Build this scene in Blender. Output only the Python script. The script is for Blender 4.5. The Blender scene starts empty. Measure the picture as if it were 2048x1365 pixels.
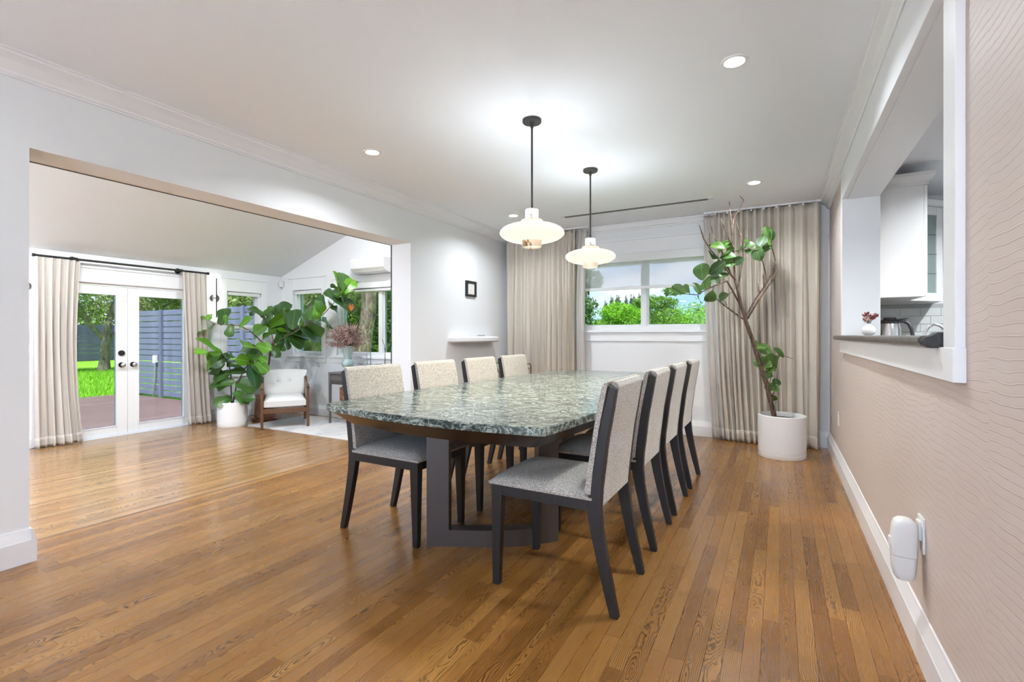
import bpy, bmesh, math, random
import numpy as np
from mathutils import Vector, Matrix
random.seed(7); rng = np.random.default_rng(7)
scene = bpy.context.scene
COL = scene.collection
PI = math.pi

# ------------------------------------------------------------------ camera, world, sun, exposure
H = 1.12
FPX = 965.5
YAW = math.atan((1558.6 - 1024) / FPX)
cd = bpy.data.cameras.new('camera'); cam = bpy.data.objects.new('camera', cd); COL.objects.link(cam)
cam.location = (0, 0, H); cam.rotation_euler = (PI / 2, 0, YAW)
cd.sensor_width = 36; cd.lens = FPX / 2048 * 36; cd.shift_y = -11.5 / 2048; cd.clip_start = 0.02; cd.clip_end = 400
scene.camera = cam

vs = scene.view_settings
vs.view_transform = 'Standard'; vs.look = 'None'; vs.gamma = 1.0; vs.use_curve_mapping = False
vs.exposure = 1.24
cy = scene.cycles
cy.max_bounces = 6; cy.diffuse_bounces = 3; cy.glossy_bounces = 3; cy.transmission_bounces = 4; cy.transparent_max_bounces = 10
cy.use_adaptive_sampling = True; cy.adaptive_threshold = 0.12; cy.adaptive_min_samples = 16
cy.caustics_reflective = False; cy.caustics_refractive = False; cy.sample_clamp_indirect = 6.0

SKY_STRENGTH = 8.0
LAMP = 1.0
w = bpy.data.worlds.new('world'); scene.world = w; w.use_nodes = True
nt = w.node_tree; nt.nodes.clear()
def wn(t, **k):
    n = nt.nodes.new(t)
    for a, b in k.items(): setattr(n, a, b)
    return n
out = wn('ShaderNodeOutputWorld'); bg = wn('ShaderNodeBackground'); bg.inputs['Strength'].default_value = SKY_STRENGTH
tc = wn('ShaderNodeTexCoord'); mp = wn('ShaderNodeMapping'); mp.inputs['Scale'].default_value = (1.6, 1.6, 4.5); mp.inputs['Location'].default_value = (0.35, 0.2, 0.1)
nz = wn('ShaderNodeTexNoise'); nz.inputs['Scale'].default_value = 2.2; nz.inputs['Detail'].default_value = 7; nz.inputs['Roughness'].default_value = 0.55
cr = wn('ShaderNodeValToRGB'); cr.color_ramp.elements[0].position = 0.47; cr.color_ramp.elements[1].position = 0.62
sep = wn('ShaderNodeSeparateXYZ')
hz = wn('ShaderNodeValToRGB'); hz.color_ramp.elements[0].color = (0.145, 0.225, 0.335, 1); hz.color_ramp.elements[1].color = (0.08, 0.17, 0.36, 1)
hz.color_ramp.elements[0].position = 0.0; hz.color_ramp.elements[1].position = 0.55
mx = wn('ShaderNodeMix', data_type='RGBA'); mx.inputs[7].default_value = (0.32, 0.335, 0.365, 1)
L = nt.links.new
L(tc.outputs['Generated'], mp.inputs['Vector']); L(mp.outputs['Vector'], nz.inputs['Vector']); L(nz.outputs['Fac'], cr.inputs['Fac'])
L(tc.outputs['Generated'], sep.inputs[0]); L(sep.outputs['Z'], hz.inputs['Fac'])
L(cr.outputs['Color'], mx.inputs[0]); L(hz.outputs['Color'], mx.inputs[6]); L(mx.outputs[2], bg.inputs['Color']); L(bg.outputs['Background'], out.inputs['Surface'])

sd = bpy.data.lights.new('sun', 'SUN'); sun = bpy.data.objects.new('sun', sd); COL.objects.link(sun)
sd.energy = 16.0; sd.angle = math.radians(1.2); sd.color = (1.0, 0.975, 0.94)
sun.rotation_euler = Vector((-0.30, 0.42, -0.86)).to_track_quat('-Z', 'Y').to_euler()

# ------------------------------------------------------------------ helpers
def P(u, v, d):
    """world point seen at photo pixel (u, v), d metres in front of the camera plane"""
    l = (u - 1024) / FPX * d
    return Vector((-math.sin(YAW) * d + math.cos(YAW) * l, math.cos(YAW) * d + math.sin(YAW) * l, H - (v - 671) / FPX * d))

class G:
    def __init__(s): s.v = []; s.f = []; s.s = []; s.uv = {}
    def add(s, vs_, fs, smooth=False):
        b = len(s.v); s.v += [tuple(p) for p in vs_]
        for f in fs: s.f.append(tuple(i + b for i in f)); s.s.append(smooth)
        return s
    def box(s, x0, x1, y0, y1, z0, z1):
        return s.add([(x0,y0,z0),(x1,y0,z0),(x1,y1,z0),(x0,y1,z0),(x0,y0,z1),(x1,y0,z1),(x1,y1,z1),(x0,y1,z1)],
              [(0,3,2,1),(4,5,6,7),(0,1,5,4),(1,2,6,5),(2,3,7,6),(3,0,4,7)])
    def hexa(s, a, b):
        """two quads a (4 pts) and b (4 pts)"""
        return s.add(list(a) + list(b), [(3,2,1,0),(4,5,6,7),(0,1,5,4),(1,2,6,5),(2,3,7,6),(3,0,4,7)])
    def prism(s, poly, axis, a0, a1, smooth=False):
        n = len(poly)
        def m(p, a):
            return (a, p[0], p[1]) if axis == 'x' else ((p[0], a, p[1]) if axis == 'y' else (p[0], p[1], a))
        vs_ = [m(p, a0) for p in poly] + [m(p, a1) for p in poly]
        fs = [tuple(range(n)), tuple(range(2*n-1, n-1, -1))] + [(i, i+n, (i+1) % n + n, (i+1) % n) for i in range(n)]
        b = len(s.v); s.v += vs_
        for k, f in enumerate(fs): s.f.append(tuple(i + b for i in f)); s.s.append(smooth and k > 1)
        return s
    def tube(s, path, r, n=8, caps=True, smooth=True):
        path = [Vector(p) for p in path]; m = len(path)
        rs = r if isinstance(r, (list, tuple)) else [r] * m
        t0 = (path[1] - path[0]).normalized()
        nrm = t0.orthogonal().normalized(); vs_ = []
        for i in range(m):
            t = ((path[min(i+1, m-1)] - path[max(i-1, 0)])).normalized()
            nrm = (nrm - t * nrm.dot(t)); nrm = nrm.normalized() if nrm.length > 1e-6 else t.orthogonal().normalized()
            bn = t.cross(nrm)
            for k in range(n):
                a = 2 * PI * k / n
                vs_.append(path[i] + (nrm * math.cos(a) + bn * math.sin(a)) * rs[i])
        fs = [(i*n+k, i*n+(k+1) % n, (i+1)*n+(k+1) % n, (i+1)*n+k) for i in range(m-1) for k in range(n)]
        s.add(vs_, fs, smooth)
        if caps:
            b = len(s.v) - m*n
            s.f.append(tuple(b + k for k in range(n-1, -1, -1))); s.s.append(False)
            s.f.append(tuple(b + (m-1)*n + k for k in range(n))); s.s.append(False)
        return s
    def cyl(s, c, r, z0, z1, n=32, smooth=True):
        return s.tube([(c[0], c[1], z0), (c[0], c[1], z1)], r, n, True, smooth)
    def lathe(s, prof, c=(0, 0, 0), n=40, smooth=True, close=False):
        m = len(prof); vs_ = []
        for (r, z) in prof:
            for k in range(n):
                a = 2 * PI * k / n
                vs_.append((c[0] + r*math.cos(a), c[1] + r*math.sin(a), c[2] + z))
        mm = m if close else m - 1
        fs = [(i*n+k, i*n+(k+1) % n, ((i+1) % m)*n+(k+1) % n, ((i+1) % m)*n+k) for i in range(mm) for k in range(n)]
        return s.add(vs_, fs, smooth)
    def grid(s, fn, nu, nv, smooth=True):
        vs_ = [fn(i / nu, j / nv) for j in range(nv+1) for i in range(nu+1)]
        fs = [(j*(nu+1)+i, j*(nu+1)+i+1, (j+1)*(nu+1)+i+1, (j+1)*(nu+1)+i) for j in range(nv) for i in range(nu)]
        return s.add(vs_, fs, smooth)
    def xf(s, M):
        s.v = [tuple(M @ Vector(p)) for p in s.v]; return s
    def mesh(s, name, mat, bevel=0, seg=2, fix=True, weld=False):
        me = bpy.data.meshes.new(name); me.from_pydata(s.v, [], s.f)
        me.polygons.foreach_set('use_smooth', s.s)
        if fix or bevel:
            bm = bmesh.new(); bm.from_mesh(me)
            if weld: bmesh.ops.remove_doubles(bm, verts=bm.verts, dist=1e-5)
            bmesh.ops.recalc_face_normals(bm, faces=bm.faces)
            if bevel:
                es = [e for e in bm.edges if len(e.link_faces) == 2 and e.calc_face_angle(0) > 0.5]
                bmesh.ops.bevel(bm, geom=es, offset=bevel, segments=seg, profile=0.6, affect='EDGES', clamp_overlap=True)
            for e in bm.edges:
                if len(e.link_faces) == 2 and e.calc_face_angle(0) > 0.65: e.smooth = False
            bm.to_mesh(me); bm.free()
        me.update()
        if mat: me.materials.append(mat)
        return me
    def build(s, name, mat, parent=None, bevel=0, seg=2, fix=True, loc=None, weld=False):
        return link(name, s.mesh(name, mat, bevel, seg, fix, weld), parent, loc)

def link(name, me, parent=None, loc=None, rot=None):
    o = bpy.data.objects.new(name, me); COL.objects.link(o)
    if parent is not None: o.parent = parent
    if loc is not None: o.location = loc
    if rot is not None: o.rotation_euler = rot
    return o
def tag(o, label, cat=None, group=None, kind=None):
    o['label'] = label
    if cat: o['category'] = cat
    if group: o['group'] = group
    if kind: o['kind'] = kind
    return o
def thing(name, label, cat, loc=(0, 0, 0), rz=0, group=None):
    o = bpy.data.objects.new(name, None); COL.objects.link(o); o.empty_display_size = 0.1
    o.location = loc; o.rotation_euler = (0, 0, rz)
    return tag(o, label, cat, group)
def struct(o, label, cat):
    return tag(o, label, cat, kind='structure')
def copy_tree(o, parent=None):
    c = o.copy(); COL.objects.link(c); c.parent = parent
    for ch in list(o.children): copy_tree(ch, c)
    return c

# ------------------------------------------------------------------ materials
def srgb(r, g, b):
    f = lambda c: (c/255/12.92) if c/255 <= 0.04045 else ((c/255+0.055)/1.055)**2.4
    return (f(r), f(g), f(b), 1)
class M:
    """tiny node helper around one material"""
    def __init__(s, name, rough=0.5, color=(0.8, 0.8, 0.8, 1), metal=0.0, **k):
        s.m = bpy.data.materials.new(name); s.m.use_nodes = True; s.nt = s.m.node_tree
        s.b = s.nt.nodes['Principled BSDF']; s.out = s.nt.nodes['Material Output']
        s.b.inputs['Base Color'].default_value = color; s.b.inputs['Roughness'].default_value = rough; s.b.inputs['Metallic'].default_value = metal
        for a, v in k.items(): s.b.inputs[a.replace('_', ' ')].default_value = v
    def n(s, t, ins=None, **k):
        n = s.nt.nodes.new(t)
        for a, b in k.items(): setattr(n, a, b)
        for a, v in (ins or {}).items(): s.put(n.inputs[a], v)
        return n
    def put(s, sock, v):
        if isinstance(v, bpy.types.NodeSocket): s.nt.links.new(v, sock)
        else: sock.default_value = v
    def math(s, op, a, b=0.0, c=0.0, clamp=False):
        n = s.n('ShaderNodeMath', operation=op, use_clamp=clamp); s.put(n.inputs[0], a); s.put(n.inputs[1], b); s.put(n.inputs[2], c); return n.outputs[0]
    def noise(s, vec, scale, detail=3, rough=0.5, dist=0.0):
        n = s.n('ShaderNodeTexNoise', {'Scale': scale, 'Detail': detail, 'Roughness': rough, 'Distortion': dist})
        if vec is not None: s.put(n.inputs['Vector'], vec)
        return n.outputs['Fac']
    def map(s, vec, scale=(1, 1, 1), loc=(0, 0, 0), rot=(0, 0, 0)):
        n = s.n('ShaderNodeMapping'); s.put(n.inputs['Vector'], vec); n.inputs['Scale'].default_value = scale; s.put(n.inputs['Location'], loc); n.inputs['Rotation'].default_value = rot
        return n.outputs[0]
    def ramp(s, fac, stops, interp='LINEAR'):
        n = s.n('ShaderNodeValToRGB'); r = n.color_ramp; r.interpolation = interp
        while len(r.elements) < len(stops): r.elements.new(0.5)
        for e, (p, c) in zip(r.elements, stops): e.position = p; e.color = c if len(c) == 4 else (*c, 1)
        s.put(n.inputs['Fac'], fac); return n.outputs['Color']
    def mix(s, fac, a, b, mode='MIX'):
        n = s.n('ShaderNodeMix', data_type='RGBA', blend_type=mode); s.put(n.inputs[0], fac); s.put(n.inputs[6], a); s.put(n.inputs[7], b); return n.outputs[2]
    def obj(s): return s.n('ShaderNodeTexCoord').outputs['Object']
    def uv(s): return s.n('ShaderNodeTexCoord').outputs['UV']
    def pos(s): return s.n('ShaderNodeNewGeometry').outputs['Position']
    def rand(s): return s.n('ShaderNodeObjectInfo').outputs['Random']
    def sepv(s, v):
        n = s.n('ShaderNodeSeparateXYZ'); s.put(n.inputs[0], v); return n.outputs
    def comb(s, x, y, z):
        n = s.n('ShaderNodeCombineXYZ'); s.put(n.inputs[0], x); s.put(n.inputs[1], y); s.put(n.inputs[2], z); return n.outputs[0]
    def col(s, v): s.put(s.b.inputs['Base Color'], v); return s
    def rgh(s, v): s.put(s.b.inputs['Roughness'], v); return s
    def bump(s, h, strength=0.3, dist=0.01):
        n = s.n('ShaderNodeBump', {'Strength': strength, 'Distance': dist}); s.put(n.inputs['Height'], h)
        s.nt.links.new(n.outputs[0], s.b.inputs['Normal']); return s

def paint(name, c, rough=0.6):
    m = M(name, rough, c)
    n = m.noise(m.pos(), 90, 2); m.bump(n, 0.05, 0.002)
    return m.m
MAT = {}
MAT['wall'] = paint('wall_paint', (0.85, 0.86, 0.875, 1), 0.7)
MAT['ceil'] = paint('ceiling_paint', (0.89, 0.915, 0.95, 1), 0.8)
MAT['trim'] = paint('trim_paint', (0.88, 0.885, 0.90, 1), 0.35)
MAT['white_metal'] = M('white_metal', 0.4, (0.82, 0.82, 0.82, 1)).m
MAT['white_plastic'] = M('white_plastic', 0.35, (0.80, 0.79, 0.77, 1)).m
MAT['black_metal'] = M('black_metal', 0.4, (0.022, 0.021, 0.020, 1), 0.3).m
MAT['dark_bronze'] = M('dark_bronze', 0.5, (0.045, 0.042, 0.04, 1), 0.2).m
MAT['steel'] = M('brushed_steel', 0.28, (0.62, 0.62, 0.62, 1), 1.0).m
MAT['brass'] = M('aged_brass', 0.35, (0.42, 0.33, 0.2, 1), 1.0).m
MAT['black_plastic'] = M('black_plastic', 0.4, (0.03, 0.03, 0.035, 1)).m
MAT['slot'] = M('dark_slot', 0.8, (0.02, 0.02, 0.02, 1)).m
MAT['soil'] = M('soil', 0.95, (0.03, 0.02, 0.013, 1)).m

def wood_plank(name, c0, c1, c2, width, rough=0.24):
    m = M(name, rough)
    pos = m.pos(); x, y, z = m.sepv(pos)
    at = m.n('ShaderNodeAttribute', attribute_name='plank_random')
    rnd = m.math('FRACT', m.math('ADD', m.rand(), at.outputs['Fac']))
    r2 = m.math('FRACT', m.math('MULTIPLY', rnd, 37.7)); r3 = m.math('FRACT', m.math('MULTIPLY', rnd, 91.3)); r4 = m.math('FRACT', m.math('MULTIPLY', rnd, 213.1))
    lx = m.math('MULTIPLY', m.math('SUBTRACT', m.math('FRACT', m.math('DIVIDE', m.math('ADD', x, 20 * width), width)), 0.5), width)
    # a virtual log: distance from the pith gives growth rings (straight or cathedral by offset)
    ox = m.math('MULTIPLY', m.math('POWER', r2, 1.6), 0.12)
    off = m.comb(m.math('MULTIPLY', rnd, 50.0), m.math('MULTIPLY', r3, 80.0), m.math('MULTIPLY', r4, 30.0))
    va = m.n('ShaderNodeVectorMath', operation='ADD'); m.put(va.inputs[0], pos); m.put(va.inputs[1], off); v = va.outputs[0]
    wob = m.noise(m.map(v, (3.0, 1.1, 1.0)), 1.6, 2, 0.5)
    fine = m.noise(m.map(v, (30.0, 5.0, 1.0)), 1.5, 2, 0.6)
    d = m.math('ADD', m.math('MULTIPLY', m.math('SUBTRACT', wob, 0.42), 0.30), m.math('MULTIPLY', m.math('SUBTRACT', fine, 0.5), 0.012))
    zig = m.noise(m.map(v, (14.0, 7.0, 1.0)), 1.3, 2, 0.6)
    d = m.math('ADD', d, m.math('MULTIPLY', m.math('SUBTRACT', zig, 0.5), 0.035))
    xx = m.math('ADD', lx, ox)
    r = m.math('SQRT', m.math('ADD', m.math('MULTIPLY', xx, xx), m.math('MULTIPLY', m.math('MULTIPLY', d, d), 0.5)))
    ring = m.math('FRACT', m.math('MULTIPLY', r, 170.0))
    ringc = m.ramp(ring, [(0.0, (0, 0, 0)), (0.5, (0.10, 0.10, 0.10)), (0.80, (1, 1, 1)), (0.93, (0.8, 0.8, 0.8)), (1.0, (0, 0, 0))])
    pore = m.noise(m.map(v, (420.0, 9.0, 1.0)), 1.0, 3, 0.65)
    porec = m.ramp(pore, [(0.42, (0, 0, 0)), (0.68, (1, 1, 1))])
    cloud = m.noise(m.map(v, (6.0, 1.2, 1.0)), 1.0, 2)
    base = m.ramp(m.math('ADD', m.math('MULTIPLY', r4, 0.75), m.math('MULTIPLY', cloud, 0.25)), [(0.08, c0), (0.5, c1), (0.92, c2)])
    c = m.mix(m.math('MULTIPLY', porec, 0.55), base, m.mix(0.72, base, (0.03, 0.012, 0.004, 1)))
    c = m.mix(m.math('MULTIPLY', ringc, m.math('ADD', 0.42, m.math('MULTIPLY', r3, 0.48))), c, (0.032, 0.011, 0.003, 1))
    m.col(c)
    m.rgh(m.math('ADD', rough, m.math('MULTIPLY', porec, 0.07)))
    m.bump(m.math('ADD', m.math('MULTIPLY', porec, -0.5), m.noise(m.map(v, (2, 1.0, 1)), 3.0, 1)), 0.10, 0.002)
    m.b.inputs['Coat Weight'].default_value = 0.12; m.b.inputs['Coat Roughness'].default_value = 0.12
    return m.m
PW = 0.057
MAT['oak'] = wood_plank('oak_plank', (0.31, 0.128, 0.028, 1), (0.45, 0.200, 0.046, 1), (0.55, 0.268, 0.068, 1), PW)
MAT['oak_light'] = wood_plank('light_oak_plank', (0.40, 0.205, 0.075, 1), (0.50, 0.275, 0.11, 1), (0.58, 0.34, 0.15, 1), PW, 0.15)
MAT['gap'] = M('plank_gap', 0.9, (0.03, 0.014, 0.006, 1)).m
MAT['deck'] = wood_plank('deck_plank', (0.22, 0.135, 0.115, 1), (0.26, 0.165, 0.14, 1), (0.29, 0.19, 0.165, 1), 0.14, 0.6)

def darkwood(name, c, rough=0.45, s=1.0):
    m = M(name, rough); v = m.obj()
    n = m.noise(m.map(v, (60*s, 60*s, 4*s)), 1.0, 3, 0.6)
    m.col(m.ramp(n, [(0.3, tuple(0.7*q for q in c[:3])), (0.7, tuple(1.35*q for q in c[:3]))])); m.bump(n, 0.08, 0.001)
    return m.m
MAT['chair_wood'] = darkwood('dark_stained_wood', (0.013, 0.011, 0.011), 0.5)
MAT['table_wood'] = M('bronze_lacquer', 0.42, (0.080, 0.060, 0.050, 1), 0.12).m
MAT['table_rim'] = M('dark_lacquer_rim', 0.25, (0.026, 0.016, 0.011, 1), 0.0).m
MAT['walnut'] = darkwood('walnut', (0.13, 0.065, 0.036), 0.4)
MAT['grey_wood'] = darkwood('grey_stained_wood', (0.13, 0.125, 0.12), 0.5)

def fabric(name, c0, c1, scale=420, rough=0.95, bump=0.5):
    m = M(name, rough); v = m.obj()
    n = m.noise(v, scale, 3, 0.6); big = m.noise(v, 9, 2)
    m.col(m.mix(m.math('MULTIPLY', big, 0.25), m.ramp(n, [(0.36, c0), (0.62, c1)]), c1)); m.bump(n, bump, 0.004)
    m.b.inputs['Sheen Weight'].default_value = 0.15
    return m.m
MAT['boucle'] = fabric('boucle_fabric', (0.15, 0.137, 0.117, 1), (0.68, 0.64, 0.575, 1), 230)
MAT['linen'] = fabric('off_white_upholstery', (0.58, 0.57, 0.56, 1), (0.72, 0.71, 0.70, 1), 600, 0.9, 0.2)
m = M('button', 0.8, (0.42, 0.41, 0.40, 1)); MAT['button'] = m.m
m = M('cane_webbing', 0.6); v = m.obj()
n1 = m.n('ShaderNodeTexChecker', {'Scale': 160.0}); m.put(n1.inputs['Vector'], v)
m.col(m.mix(n1.outputs['Fac'], (0.50, 0.40, 0.28, 1), (0.36, 0.27, 0.17, 1))); MAT['cane'] = m.m

def curtain_mat(name, c, trans=0.35):
    m = M(name, 0.9, c); v = m.obj()
    n = m.noise(m.map(v, (300, 300, 60)), 1.0, 2); m.bump(n, 0.15, 0.001)
    m.col(m.mix(n, tuple(0.92*q for q in c[:3]) + (1,), c))
    tr = m.n('ShaderNodeBsdfTranslucent', {'Color': c}); ms = m.n('ShaderNodeMixShader', {0: trans})
    m.nt.links.new(m.b.outputs[0], ms.inputs[1]); m.nt.links.new(tr.outputs[0], ms.inputs[2]); m.nt.links.new(ms.outputs[0], m.out.inputs['Surface'])
    return m.m
MAT['curtain'] = curtain_mat('beige_curtain', (0.90, 0.82, 0.72, 1), 0.25)
MAT['sheer'] = curtain_mat('pale_curtain_edge', (0.84, 0.80, 0.76, 1), 0.40)
MAT['curtain_sun'] = curtain_mat('oatmeal_curtain', (0.87, 0.81, 0.75, 1), 0.32)

def glass(name, tint=(1, 1, 1, 1), gl=1.0):
    m = M(name); m.nt.nodes.remove(m.b)
    t = m.n('ShaderNodeBsdfTransparent', {'Color': tint}); g = m.n('ShaderNodeBsdfGlossy', {'Roughness': 0.02})
    fr = m.n('ShaderNodeFresnel', {'IOR': 1.45}); ms = m.n('ShaderNodeMixShader'); m.put(ms.inputs[0], m.math('MULTIPLY', fr.outputs[0], gl))
    m.nt.links.new(t.outputs[0], ms.inputs[1]); m.nt.links.new(g.outputs[0], ms.inputs[2]); m.nt.links.new(ms.outputs[0], m.out.inputs['Surface'])
    return m.m
MAT['glass'] = glass('dimmed_window_glass', (0.45, 0.457, 0.455, 1), 0.35)  # grey tint put in to darken the overbright outdoors
MAT['clear_glass'] = glass('clear_glass', (0.97, 0.985, 0.98, 1), 0.7)
m = M('bounce_concrete', 0.9); n = m.noise(m.pos(), 3, 4); m.col(m.ramp(n, [(0.35, (0.62, 0.62, 0.62)), (0.65, (0.70, 0.70, 0.69))])); MAT['bounce_slab'] = m.m
MAT['cab_glass'] = M('cabinet_glass', 0.15, (0.25, 0.32, 0.30, 1)).m
m = M('roller_blind_cloth', 0.9, (0.80, 0.80, 0.80, 1)); t = m.n('ShaderNodeBsdfTransparent', {'Color': (0.93, 0.94, 0.97, 1)}); ms = m.n('ShaderNodeMixShader', {0: 0.62})
m.nt.links.new(m.b.outputs[0], ms.inputs[1]); m.nt.links.new(t.outputs[0], ms.inputs[2]); m.nt.links.new(ms.outputs[0], m.out.inputs['Surface']); MAT['blind'] = m.m

def emit(name, c, s):
    m = M(name); m.nt.nodes.remove(m.b); e = m.n('ShaderNodeEmission', {'Color': c, 'Strength': s}); m.nt.links.new(e.outputs[0], m.out.inputs['Surface']); return m.m
MAT['led'] = emit('downlight_lens', (1.0, 0.98, 0.95, 1), 9.0)
MAT['strip'] = emit('led_strip', (1.0, 0.98, 0.95, 1), 26.0)
m = M('opal_glass_shade', 0.3, (0.22, 0.20, 0.17, 1)); m.b.inputs['Emission Color'].default_value = (1.0, 0.90, 0.765, 1); m.b.inputs['Emission Strength'].default_value = 0.40; MAT['opal'] = m.m
m = M('lit_alabaster', 0.3); v = m.obj()
n = m.noise(m.map(v, (9, 9, 3), rot=(0.5, 0.4, 0)), 2.2, 4, 0.5, 1.5)
c = m.ramp(n, [(0.36, (0.66, 0.56, 0.42)), (0.54, (0.62, 0.50, 0.35)), (0.57, (0.26, 0.15, 0.06)), (0.63, (0.16, 0.09, 0.04)), (0.67, (0.60, 0.48, 0.33))])
m.col(c); m.put(m.b.inputs['Emission Color'], c); m.b.inputs['Emission Strength'].default_value = 0.20; MAT['alabaster'] = m.m
m = M('pale_alabaster', 0.3, (0.66, 0.56, 0.43, 1)); n = m.noise(m.obj(), 14, 3); c = m.ramp(n, [(0.35, (0.66, 0.55, 0.41)), (0.65, (0.70, 0.61, 0.49))]); m.col(c); m.put(m.b.inputs['Emission Color'], c); m.b.inputs['Emission Strength'].default_value = 0.22; MAT['alabaster_pale'] = m.m
m = M('pale_marble_cap', 0.3); v = m.obj()
n = m.noise(m.map(v, (6, 6, 3)), 3.0, 4, 0.5, 1.2); m.col(m.ramp(n, [(0.4, (0.80, 0.77, 0.73)), (0.58, (0.74, 0.69, 0.62)), (0.64, (0.30, 0.22, 0.15)), (0.68, (0.78, 0.74, 0.70))])); MAT['marble_cap'] = m.m

m = M('green_marble', 0.16); v = m.map(m.obj(), (1.0, 1.7, 1.7), rot=(0, 0, 0.35))
n1 = m.noise(v, 7.5, 6, 0.62, 1.6); n2 = m.noise(m.map(v, (1, 1, 1), (4.1, 2.3, 7.7)), 15.0, 5, 0.6, 1.2); n3 = m.noise(v, 2.0, 3, 0.5)
def ridge(n, k): return m.math('SUBTRACT', 1.0, m.math('MULTIPLY', m.math('ABSOLUTE', m.math('SUBTRACT', n, 0.5)), k), clamp=True)
ra = m.math('POWER', ridge(n1, 22.0), 1.6); rb = m.math('POWER', ridge(n2, 22.0), 1.6)
vein = m.math('ADD', m.math('MULTIPLY', ra, 0.9), m.math('MULTIPLY', rb, 0.5), clamp=True)
base = m.ramp(m.math('ADD', m.math('MULTIPLY', n3, 0.6), m.math('MULTIPLY', n2, 0.4)), [(0.35, (0.022, 0.036, 0.029)), (0.52, (0.052, 0.072, 0.061)), (0.68, (0.105, 0.13, 0.113))])
m.col(m.mix(vein, base, (0.50, 0.56, 0.50, 1))); m.bump(n1, 0.03, 0.001); m.b.inputs['Specular IOR Level'].default_value = 0.28; MAT['marble'] = m.m

# hand-drawn wallpaper: thin, slightly wavering ruled lines on strips of blush paper
m = M('blush_wallpaper', 0.55); x, y, z = m.sepv(m.pos())
strip = m.math('FLOOR', m.math('DIVIDE', y, 0.52)); sh = m.math('FRACT', m.math('MULTIPLY', m.math('SINE', m.math('MULTIPLY', strip, 12.9)), 437.5))
wv = m.noise(m.comb(m.math('MULTIPLY', sh, 17.0), m.math('MULTIPLY', y, 1.0), m.math('MULTIPLY', z, 0.7)), 2.4, 3, 0.5)
zz = m.math('ADD', m.math('ADD', z, m.math('MULTIPLY', wv, 0.10)), m.math('MULTIPLY', sh, 0.03))
ln = m.math('FRACT', m.math('DIVIDE', zz, 0.024))
br = m.noise(m.comb(m.math('MULTIPLY', y, 5.0), m.math('FLOOR', m.math('DIVIDE', zz, 0.024)), 0.0), 1.6, 2)
lin = m.ramp(ln, [(0.0, (0, 0, 0)), (0.10, (0.6, 0.6, 0.6)), (0.15, (1, 1, 1)), (0.20, (0.3, 0.3, 0.3)), (0.32, (0.5, 0.5, 0.5)), (1.0, (0.5, 0.5, 0.5))])
tone = m.noise(m.map(m.pos(), (1, 0.8, 1.6)), 1.3, 3)
base = m.ramp(tone, [(0.3, (0.60, 0.50, 0.445)), (0.7, (0.67, 0.58, 0.53))])
amt = m.math('MULTIPLY', m.ramp(br, [(0.30, (0.45, 0.45, 0.45)), (0.55, (1, 1, 1))]), 0.72)
m.col(m.mix(amt, base, m.mix(lin, (0.52, 0.415, 0.36, 1), (0.78, 0.70, 0.65, 1)))); m.bump(m.math('MULTIPLY', lin, amt), 0.45, 0.0025); MAT['wallpaper'] = m.m

m = M('sill_stone', 0.30); v = m.pos(); n = m.noise(v, 60, 3); m.col(m.ramp(n, [(0.35, (0.045, 0.04, 0.037)), (0.65, (0.15, 0.135, 0.125))])); MAT['sill_stone'] = m.m
m = M('sill_raw_end', 0.4, (0.012, 0.012, 0.013, 1)); n = m.noise(m.pos(), 120, 4); m.bump(n, 0.5, 0.004); MAT['raw_end'] = m.m
MAT['tile'] = M('glazed_tile', 0.18, (0.74, 0.76, 0.74, 1)).m
MAT['grout'] = M('grout', 0.8, (0.45, 0.46, 0.45, 1)).m
MAT['cab'] = M('cabinet_paint', 0.35, (0.80, 0.80, 0.79, 1)).m
MAT['pot_white'] = M('white_ceramic_pot', 0.35, (0.90, 0.90, 0.90, 1)).m
MAT['ceramic'] = M('matte_white_ceramic', 0.5, (0.80, 0.78, 0.76, 1)).m
m = M('terracotta', 0.75); n = m.noise(m.obj(), 12, 3); m.col(m.ramp(n, [(0.35, (0.42, 0.20, 0.13)), (0.65, (0.56, 0.32, 0.23))])); MAT['terracotta'] = m.m
MAT['celadon'] = M('celadon_glaze', 0.25, (0.42, 0.54, 0.53, 1)).m
MAT['black_paint'] = M('black_edge', 0.45, (0.012, 0.012, 0.012, 1)).m
m = M('woven_basket', 0.7); v = m.obj(); n = m.noise(m.map(v, (40, 40, 90)), 1.0, 2); m.col(m.ramp(n, [(0.35, (0.10, 0.04, 0.022)), (0.6, (0.34, 0.16, 0.10))])); m.bump(n, 0.9, 0.01); MAT['basket'] = m.m
m = M('pale_rug', 0.95); v = m.obj(); n = m.noise(v, 2.6, 4, 0.6); n2 = m.noise(v, 160, 2); m.col(m.mix(m.math('MULTIPLY', n2, 0.2), m.ramp(n, [(0.38, (0.50, 0.50, 0.53)), (0.5, (0.68, 0.66, 0.64)), (0.62, (0.70, 0.65, 0.61))]), (0.5, 0.48, 0.46, 1))); m.bump(n2, 0.4, 0.004); MAT['rug'] = m.m

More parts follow.
